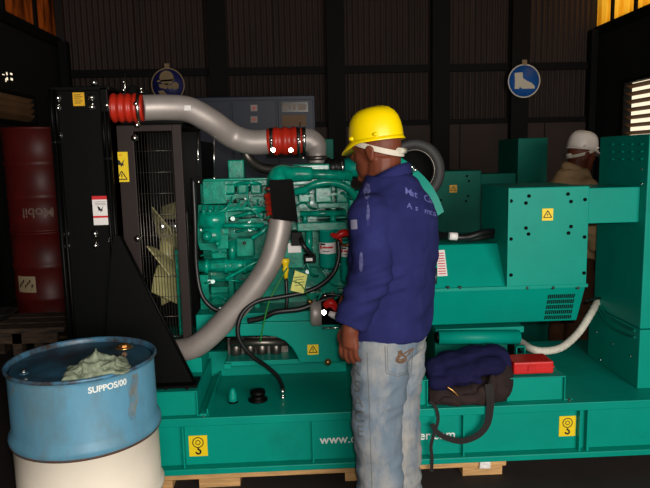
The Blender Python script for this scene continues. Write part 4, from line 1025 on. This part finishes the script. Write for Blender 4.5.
# ------------------------------------------------------------------ people
def person(name, loc, rot, label, cloth, vox, head_tilt, hatm, scale=1.0):
    T = Matrix.Translation(Vector(loc)) @ Matrix.Rotation(rot, 4, 'Z') @ Matrix.Scale(scale, 4)
    ht = Vector((.03, 0, -.006))
    def hd(p):                                   # tilt head about the neck pivot
        p = Vector(p); piv = Vector((-.01, 0, 1.52)); return (Matrix.Rotation(head_tilt, 3, 'Y') @ (p - piv)) + piv + ht
    HR = Matrix.Rotation(head_tilt, 3, 'Y')
    b = MB(); ARM = {}
    # trunk (kept inside the clothes)
    b.rings([(0, 0, .84, .10, .135), (0, 0, .95, .115, .15), (0, 0, 1.08, .105, .14), (.005, 0, 1.22, .11, .15), (.01, 0, 1.36, .105, .165), (.02, 0, 1.44, .075, .13), (.03, 0, 1.47, .05, .07)])
    b.tube([(.0, 0, 1.38), (.02, 0, 1.47), hd((-.022, 0, 1.60))], [.08, .07, .072], 16, 4)
    # head
    b.ell(hd((-.004, 0, 1.652)), (.099, .077, .098), 24, 16, R=HR)
    b.ell(hd((.038, 0, 1.575)), (.062, .058, .072), 20, 14, R=HR)
    b.ell(hd((.052, 0, 1.61)), (.05, .060, .06), 16, 12, R=HR)
    b.ell(hd((.082, 0, 1.528)), (.022, .028, .02), 12, 8, R=HR)
    b.tube([hd((.092, 0, 1.65)), hd((.112, 0, 1.612)), hd((.098, 0, 1.60))], [.009, .017, .014], 10)
    b.ell(hd((.092, 0, 1.568)), (.014, .026, .008), 12, 8, R=HR); b.ell(hd((.090, 0, 1.554)), (.014, .023, .009), 12, 8, R=HR)
    b.ell(hd((.082, 0, 1.655)), (.018, .058, .009), 14, 8, R=HR)
    for s in (1, -1):
        b.ell(hd((.080, s * .03, 1.638)), (.012, .015, .008), 10, 8, R=HR)
        b.ell(hd((-.004, s * .081, 1.615)), (.019, .009, .032), 14, 10, R=HR @ Matrix.Rotation(.2, 3, 'Y'))
        b.tube([hd((.012, s * .083, 1.63)), hd((-.004, s * .089, 1.645)), hd((-.02, s * .087, 1.63)), hd((-.012, s * .086, 1.60)), hd((-.0, s * .083, 1.588))], .006, 8, 3)
        # arm
        sh, el, wr = ((0, .15, 1.40), (-.035, .222, 1.17), Vector((.045, .25, .965))) if s > 0 or cloth != 'jacket' else ((0, -.15, 1.40), (.03, -.2, 1.15), Vector((.21, -.10, 1.02)))
        if s < 0 and cloth != 'jacket': sh, el, wr = (0, -.15, 1.40), (-.035, -.222, 1.17), Vector((.045, -.25, .965))
        ARM[s] = (Vector(sh), Vector(el), wr)
        b.tube([sh, el, wr], [.052, .04, .043, .034, .028], 14, 5)
        # palm and fingers, hanging and slightly curled
        dn = Vector((.10, 0, -1)).normalized(); fw = Vector((1, -s * .15, .1)).normalized(); ot = Vector((0, s, 0))
        kn = wr + dn * .095
        b.tube([wr - dn * .01, wr + dn * .03, kn], [.028, .034, .030], 14, 4)
        for o_, r_ in ((-.03, .016), (-.010, .018), (.012, .018), (.032, .017)): b.tube([wr + dn * .015 + fw * o_ * .4, kn + fw * o_], [r_ * 1.05, r_], 10)
        for o_, L_ in ((.034, .068), (.012, .078), (-.011, .072), (-.032, .056)):
            k0 = kn + fw * o_ + ot * .004; k1 = k0 + dn * L_ * .52 - ot * .006 + fw * o_ * .1; k2 = k1 + dn * L_ * .36 - ot * .018; k3 = k2 + dn * L_ * .16 - ot * .018
            b.tube([k0, k1, k2, k3], [.0115, .0105, .0098, .0082], 10, 4); b.ell(k3, (.008, .008, .008), 8, 6)
        t0 = wr + dn * .025 + fw * .026; t1 = t0 + dn * .036 + fw * .026 - ot * .008; t2 = t1 + dn * .034 + fw * .006 - ot * .008
        b.tube([t0, t1, t2], [.016, .012, .009], 10, 4); b.ell(t2, (.009, .009, .009), 8, 6)
        b.tube([(0, s * .085, .88), (.015, s * .095, .5), (-.02, s * .1, .08)], [.075, .055, .04], 12, 3)
        b.tube([(-.04, s * .1, .05), (.1, s * .105, .035)], [.035, .03], 10)
    me = remesh(b, vox, 4, .4); me.transform(T); me.materials.append(SKIN)
    body = bpy.data.objects.new(name, me); COL.objects.link(body); tag(body, label, 'person')
    def child(nm, me_, m, parent=body):
        o = bpy.data.objects.new(nm, me_); me_.materials.append(m); COL.objects.link(o); o.parent = parent; return o
    # jacket: torso, sleeves, collar
    j = MB()
    j.rings([(-.005, 0, .865, .155, .195), (-.005, 0, .90, .160, .2), (-.01, 0, 1.0, .160, .198), (-.018, 0, 1.12, .166, .198), (-.026, 0, 1.25, .172, .203), (-.028, 0, 1.35, .165, .198), (-.024, 0, 1.43, .140, .155), (-.018, 0, 1.485, .115, .112), (-.008, 0, 1.525, .092, .088)], 28)
    for s in (1, -1):
        sh, el, wr = ARM[s]
        j.ell((0, s * .152, 1.385), (.085, .078, .075))
        j.tube([(.0, s * .152, 1.385), sh.lerp(el, .6) + Vector((0, s * .004, 0)), el + Vector((.0, s * .012, -.02)), el.lerp(wr, .55), wr + (wr - el).normalized() * .008], [.088, .08, .076, .072, .064], 18, 5)
    jm = remesh(j, .0095 if vox < .008 else .014, 5)
    def jw(c):
        w1 = noise.noise(Vector((c.x * 7, c.y * 7, c.z * 16 + c.x * 10))) * .009 + noise.noise(Vector((c.x * 18 + c.z * 12, c.y * 18, c.z * 22))) * .004
        el = math.exp(-((c.z - 1.12) / .09) ** 2) * (abs(c.y) > .15) * .006 * math.sin(c.z * 120 + c.x * 40)
        hem = .006 * noise.noise(Vector((c.x * 14, c.y * 14, 1))) if c.z < 1.0 else 0
        return w1 + el + hem
    wrinkle(jm, jw)
    bvh = BVHTree.FromPolygons([v.co.copy() for v in jm.vertices], [tuple(p.vertices) for p in jm.polygons])
    jm.transform(T); jack = child('jacket' if cloth == 'jacket' else 'shirt', jm, JACK if cloth == 'jacket' else BEIGE)
    cm = MB()
    for i_ in range(2): pass
    col_r = []
    cm2 = MB(); v = []; n = 28
    for z, k in ((1.49, 1.10), (1.52, 1.03), (1.54, 1.02), (1.543, 1.06), (1.52, 1.12), (1.50, 1.2)):
        for i in range(n):
            t = 2 * PI * i / n; v.append((-.004 + .082 * k * math.cos(t), .084 * k * math.sin(t), z - .042 * math.cos(t) - .012))
    cm2.add(v, [(r * n + i, r * n + (i + 1) % n, (r + 1) * n + (i + 1) % n, (r + 1) * n + i) for r in range(5) for i in range(n)], 0, True)
    cme = cm2.mesh('collar', []); cme.transform(T); child('collar', cme, JACK if cloth == 'jacket' else BEIGE)
    # trousers
    p = MB()
    p.rings([(0, 0, .80, .142, .18), (0, 0, .88, .142, .182), (0, 0, .95, .132, .17), (0, 0, .985, .12, .16)], 24)
    for s in (1, -1):
        p.tube([(-.005, s * .085, .88), (.0, s * .092, .7), (.015, s * .098, .5), (.0, s * .1, .28), (.0, s * .1, .06)], [.12, .114, .1, .094, .098], 18, 4)
    pm = remesh(p, .0095 if vox < .008 else .014, 5)
    wrinkle(pm, lambda c: noise.noise(Vector((c.x * 8, c.y * 8, c.z * 20))) * .010 + (.5 - abs(noise.noise(Vector((c.x * 12 + c.z * 10, c.y * 12, c.z * 18))))) * .010)
    bvp = BVHTree.FromPolygons([v.co.copy() for v in pm.vertices], [tuple(q.vertices) for q in pm.polygons])
    pm.transform(T); pants = child('jeans' if cloth == 'jacket' else 'trousers', pm, JEAN if cloth == 'jacket' else TROUS)
    for s in (1, -1):
        sh = MB(); sh.rings([(.03, s * .1, 0, .135, .05), (.03, s * .1, .03, .135, .05), (.02, s * .1, .06, .115, .047), (-.02, s * .1, .1, .06, .045)])
        sm = remesh(sh, .01, 3); sm.transform(T); child('shoe', sm, SHOE)
    # hair under the helmet edge
    hr = MB(); v = []; n = 24
    for k in range(7):
        th = .25 + k * .19
        for i in range(n):
            ph = 2 * PI * i / n; front = max(0, math.cos(ph))
            t2_ = min(th, 1.5 - front * .55); q = Vector((.1015 * math.sin(t2_) * math.cos(ph), .0795 * math.sin(t2_) * math.sin(ph), .1 * math.cos(t2_)))
            v.append(hd(Vector((-.004, 0, 1.652)) + q))
    hr.add(v, [(k * n + i, k * n + (i + 1) % n, (k + 1) * n + (i + 1) % n, (k + 1) * n + i) for k in range(6) for i in range(n)], 0, True)
    hm = hr.mesh('hair', []); hm.transform(T); child('hair', hm, HAIR)
    # hard hat
    hc = Vector((.0, 0, 1.672)); n = 48; v = []; f = []
    prof = [(1.0, 0), (.995, .25), (.965, .45), (.90, .64), (.79, .79), (.62, .91), (.42, .97), (.2, .995), (.001, 1.0)]
    h = MB()
    for r_, z_ in prof:
        for i in range(n):
            t = 2 * PI * i / n; rg_ = 1 + (.022 if abs(math.sin(t)) < .16 else 0) * (z_ > .3)
            v.append(hd(hc + Vector((.113 * r_ * math.cos(t), .097 * r_ * math.sin(t), .13 * z_ * rg_))))
    f = [(a * n + i, a * n + (i + 1) % n, (a + 1) * n + (i + 1) % n, (a + 1) * n + i) for a in range(len(prof) - 1) for i in range(n)]
    h.add(v, f, 0, True)
    v = []
    for rr_, zz in ((.97, .004), (1.0, .004), (1.045, -.006), (1.05, -.010), (1.04, -.011), (.97, .0)):
        for i in range(n):
            t = 2 * PI * i / n; c_ = math.cos(t); pk = max(0, (c_ - .35) / .65) ** .8 if rr_ > 1.02 else 0
            v.append(hd(hc + Vector((.113 * rr_ * c_ + pk * .040, .097 * rr_ * math.sin(t), zz - pk * .032))))
    h.add(v, [(a * n + i, a * n + (i + 1) % n, (a + 1) * n + (i + 1) % n, (a + 1) * n + i) for a in range(5) for i in range(n)], 0, True)
    hm = h.mesh('hard_hat', []); hm.transform(T)
    hat = child('hard_hat', hm, hatm)
    for t in (PI * .62, -PI * .62, PI * .28, -PI * .28):
        q = hc + Vector((.113 * math.cos(t), .097 * math.sin(t), .014)); sb = MB(); sb.ell(hd(q), (.013, .011, .009), 10, 6)
        sm = sb.mesh('slot_boss', []); sm.transform(T); child('slot_boss', sm, hatm, hat)
    v = []; bm_ = MB(); n = 40
    for i in range(n):
        t = 2 * PI * i / n; dz = .042 * math.cos(t) - .030
        for rr_, zz in ((1.0, .011), (1.0, -.011), (1.035, -.011), (1.035, .011)):
            v.append(hd(hc + Vector((-.002 + .101 * rr_ * math.cos(t), .083 * rr_ * math.sin(t), zz + dz))))
    bm_.add(v, [(4 * i + k, 4 * ((i + 1) % n) + k, 4 * ((i + 1) % n) + (k + 1) % 4, 4 * i + (k + 1) % 4) for i in range(n) for k in range(4)])
    bm_.box(0, 0, 0, 0, 0, 0) if False else None
    q = [hd(hc + Vector((-.118, s_ * .022, z_))) for s_ in (1, -1) for z_ in (-.06, -.034)]
    bm_.tube([hd(hc + Vector((-.104, .03, -.06))), hd(hc + Vector((-.104, -.03, -.06)))], .013, 10)
    sm = bm_.mesh('headband', []); sm.transform(T); child('headband', sm, WEB, hat)
    return body, T, bvh, bvp, jack, pants
man, T, bvj, bvp, jack, jeans = person('person', (.368, 2.5, 0), math.radians(147), 'man in navy jacket, faded jeans and yellow hard hat, seen from behind', 'jacket', .0055, math.radians(7), HATY)
def outline(pts, t):
    v = []; f = []
    for (a, b) in zip(pts[:-1], pts[1:]):
        a, b = Vector(a), Vector(b); d = (b - a).normalized(); n = Vector((-d.y, d.x)) * t / 2; k = len(v)
        m_ = max(1, int((b - a).length / .015)); 
        for i in range(m_ + 1):
            q = a + (b - a) * i / m_; v += [tuple(q + n) + (0,), tuple(q - n) + (0,)]
        f += [(k + 2 * i, k + 2 * i + 1, k + 2 * i + 3, k + 2 * i + 2) for i in range(m_)]
    return v, f
def print_on(geo, T, bvh, parent, name, m, off=.002):
    # a flat mark given in photo pixels, laid onto the cloth it is printed or stitched on
    tv, tf = geo; bm = bmesh.new(); vs = [bm.verts.new((p[0], p[1], 0)) for p in tv]
    for f in tf:
        try: bm.faces.new([vs[i] for i in f])
        except ValueError: pass
    bmesh.ops.triangulate(bm, faces=bm.faces)
    for _ in range(2):
        ed = [e for e in bm.edges if e.calc_length() > 2]
        if ed: bmesh.ops.subdivide_edges(bm, edges=ed, cuts=1); bmesh.ops.triangulate(bm, faces=bm.faces)
    bm.verts.index_update(); ps = [v.co.copy() for v in bm.verts]; fs = [[v.index for v in f.verts] for f in bm.faces]; bm.free()
    Ti = T.inverted(); c0 = Ti @ CAM; out = []; ok = []
    for p in ps:
        d = ((Ti @ (CAM + ray(p.x, p.y))) - c0).normalized(); h = bvh.ray_cast(c0, d, 6); ok.append(h[0] is not None)
        out.append(T @ (h[0] - d * off) if h[0] is not None else Vector((0, 0, 0)))
    fs = [f for f in fs if all(ok[i] for i in f)]
    used = sorted({i for f in fs for i in f}); mp = {a: b for b, a in enumerate(used)}
    ob = B().add([out[i] for i in used], [[mp[i] for i in f] for f in fs]).build(name, m); ob.parent = parent; return ob
def text_px(txt, cx, cy, h, slope=0, bold=0):
    tv, tf = text_geo(txt, h * 1.35, bold=bold); return [(cx + p[0], cy - p[1] + slope * p[0], 0) for p in tv], tf
# faint hand-painted print across the back of the jacket
for txt, x0_, y0_, st_, h_, sl_ in (('Mat. Cas', 408.5, 192, 3.7, 6.8, .36), ('A.s. mta', 409.5, 206, 3.6, 5.8, .3)):
    for i, ch in enumerate(txt):
        if ch not in ' .': print_on(text_px(ch, x0_ + st_ * i, y0_ + st_ * i * sl_, h_, sl_, .12), T, bvj, jack, 'back_letter', CHALK)
DUST = mat('chalky_dust', (92, 92, 132), .95, var=.3, scale=60, spec=.05, col2=(46, 46, 98), amt=.5)
def blob(cx, cy, rx, ry, seed):
    n = 18; return [(cx + rx * (1 + .45 * noise.noise(Vector((math.cos(2 * PI * i / n) * 2, math.sin(2 * PI * i / n) * 2, seed)))) * math.cos(2 * PI * i / n), cy + ry * (1 + .45 * noise.noise(Vector((math.cos(2 * PI * i / n) * 2, math.sin(2 * PI * i / n) * 2, seed + 9)))) * math.sin(2 * PI * i / n), 0) for i in range(n)], [tuple(range(n))]
for sd, (cx, cy, rx, ry) in enumerate(((367, 191, 3.5, 9), (361, 262, 2.2, 10), (368, 214, 1.6, 12))): print_on(blob(cx, cy, rx, ry, sd * 3.1), T, bvj, jack, 'dust_smear', DUST, .0015)
print_on(([(350.5, 220, 0), (357, 219.5, 0), (357.5, 229, 0), (351, 229.5, 0)], [(0, 1, 2, 3)]), T, bvj, jack, 'pocket_badge', mat('badge_cloth', (140, 136, 160), .8, var=.1))
# letters down the outer leg, pocket stitching and embroidery
for ch, cx, cy in (('R', 356, 371, ), ('S', 357, 387), ('A', 358, 402), ('C', 359, 417), ('E', 360, 432)):
    print_on(text_px(ch, cx, cy, 12, .1, .12), T, bvp, jeans, 'leg_letter', STITCH, .0015)
print_on(outline([(385, 346), (386, 373), (398, 376.5), (411, 373), (413, 348)], .9), T, bvp, jeans, 'pocket_stitching', STITCH, .0015)
print_on(outline([(387.5, 346), (388, 371), (398, 374.2), (409, 371), (411, 348)], .6), T, bvp, jeans, 'pocket_stitching', STITCH, .0015)
sp = [(401 + (4 + 2.6 * math.sin(i * 1.9)) * math.cos(i * .62), 357.5 + (4.4 + 2.8 * math.sin(i * 2.3)) * math.sin(i * .62)) for i in range(36)]
print_on(outline(sp + [(405, 353), (414, 348), (407, 356)], 1.5), T, bvp, jeans, 'pocket_embroidery', EMBR, .0015)
print_on(outline([(367, 352), (369, 400), (372, 488)], .7), T, bvp, jeans, 'side_seam', STITCH, .0012)
person('person', (1.985, 4.36, 0), math.radians(10), 'man in a beige shirt and white hard hat standing behind the generator tower', 'shirt', .011, math.radians(8), HATW, .972)
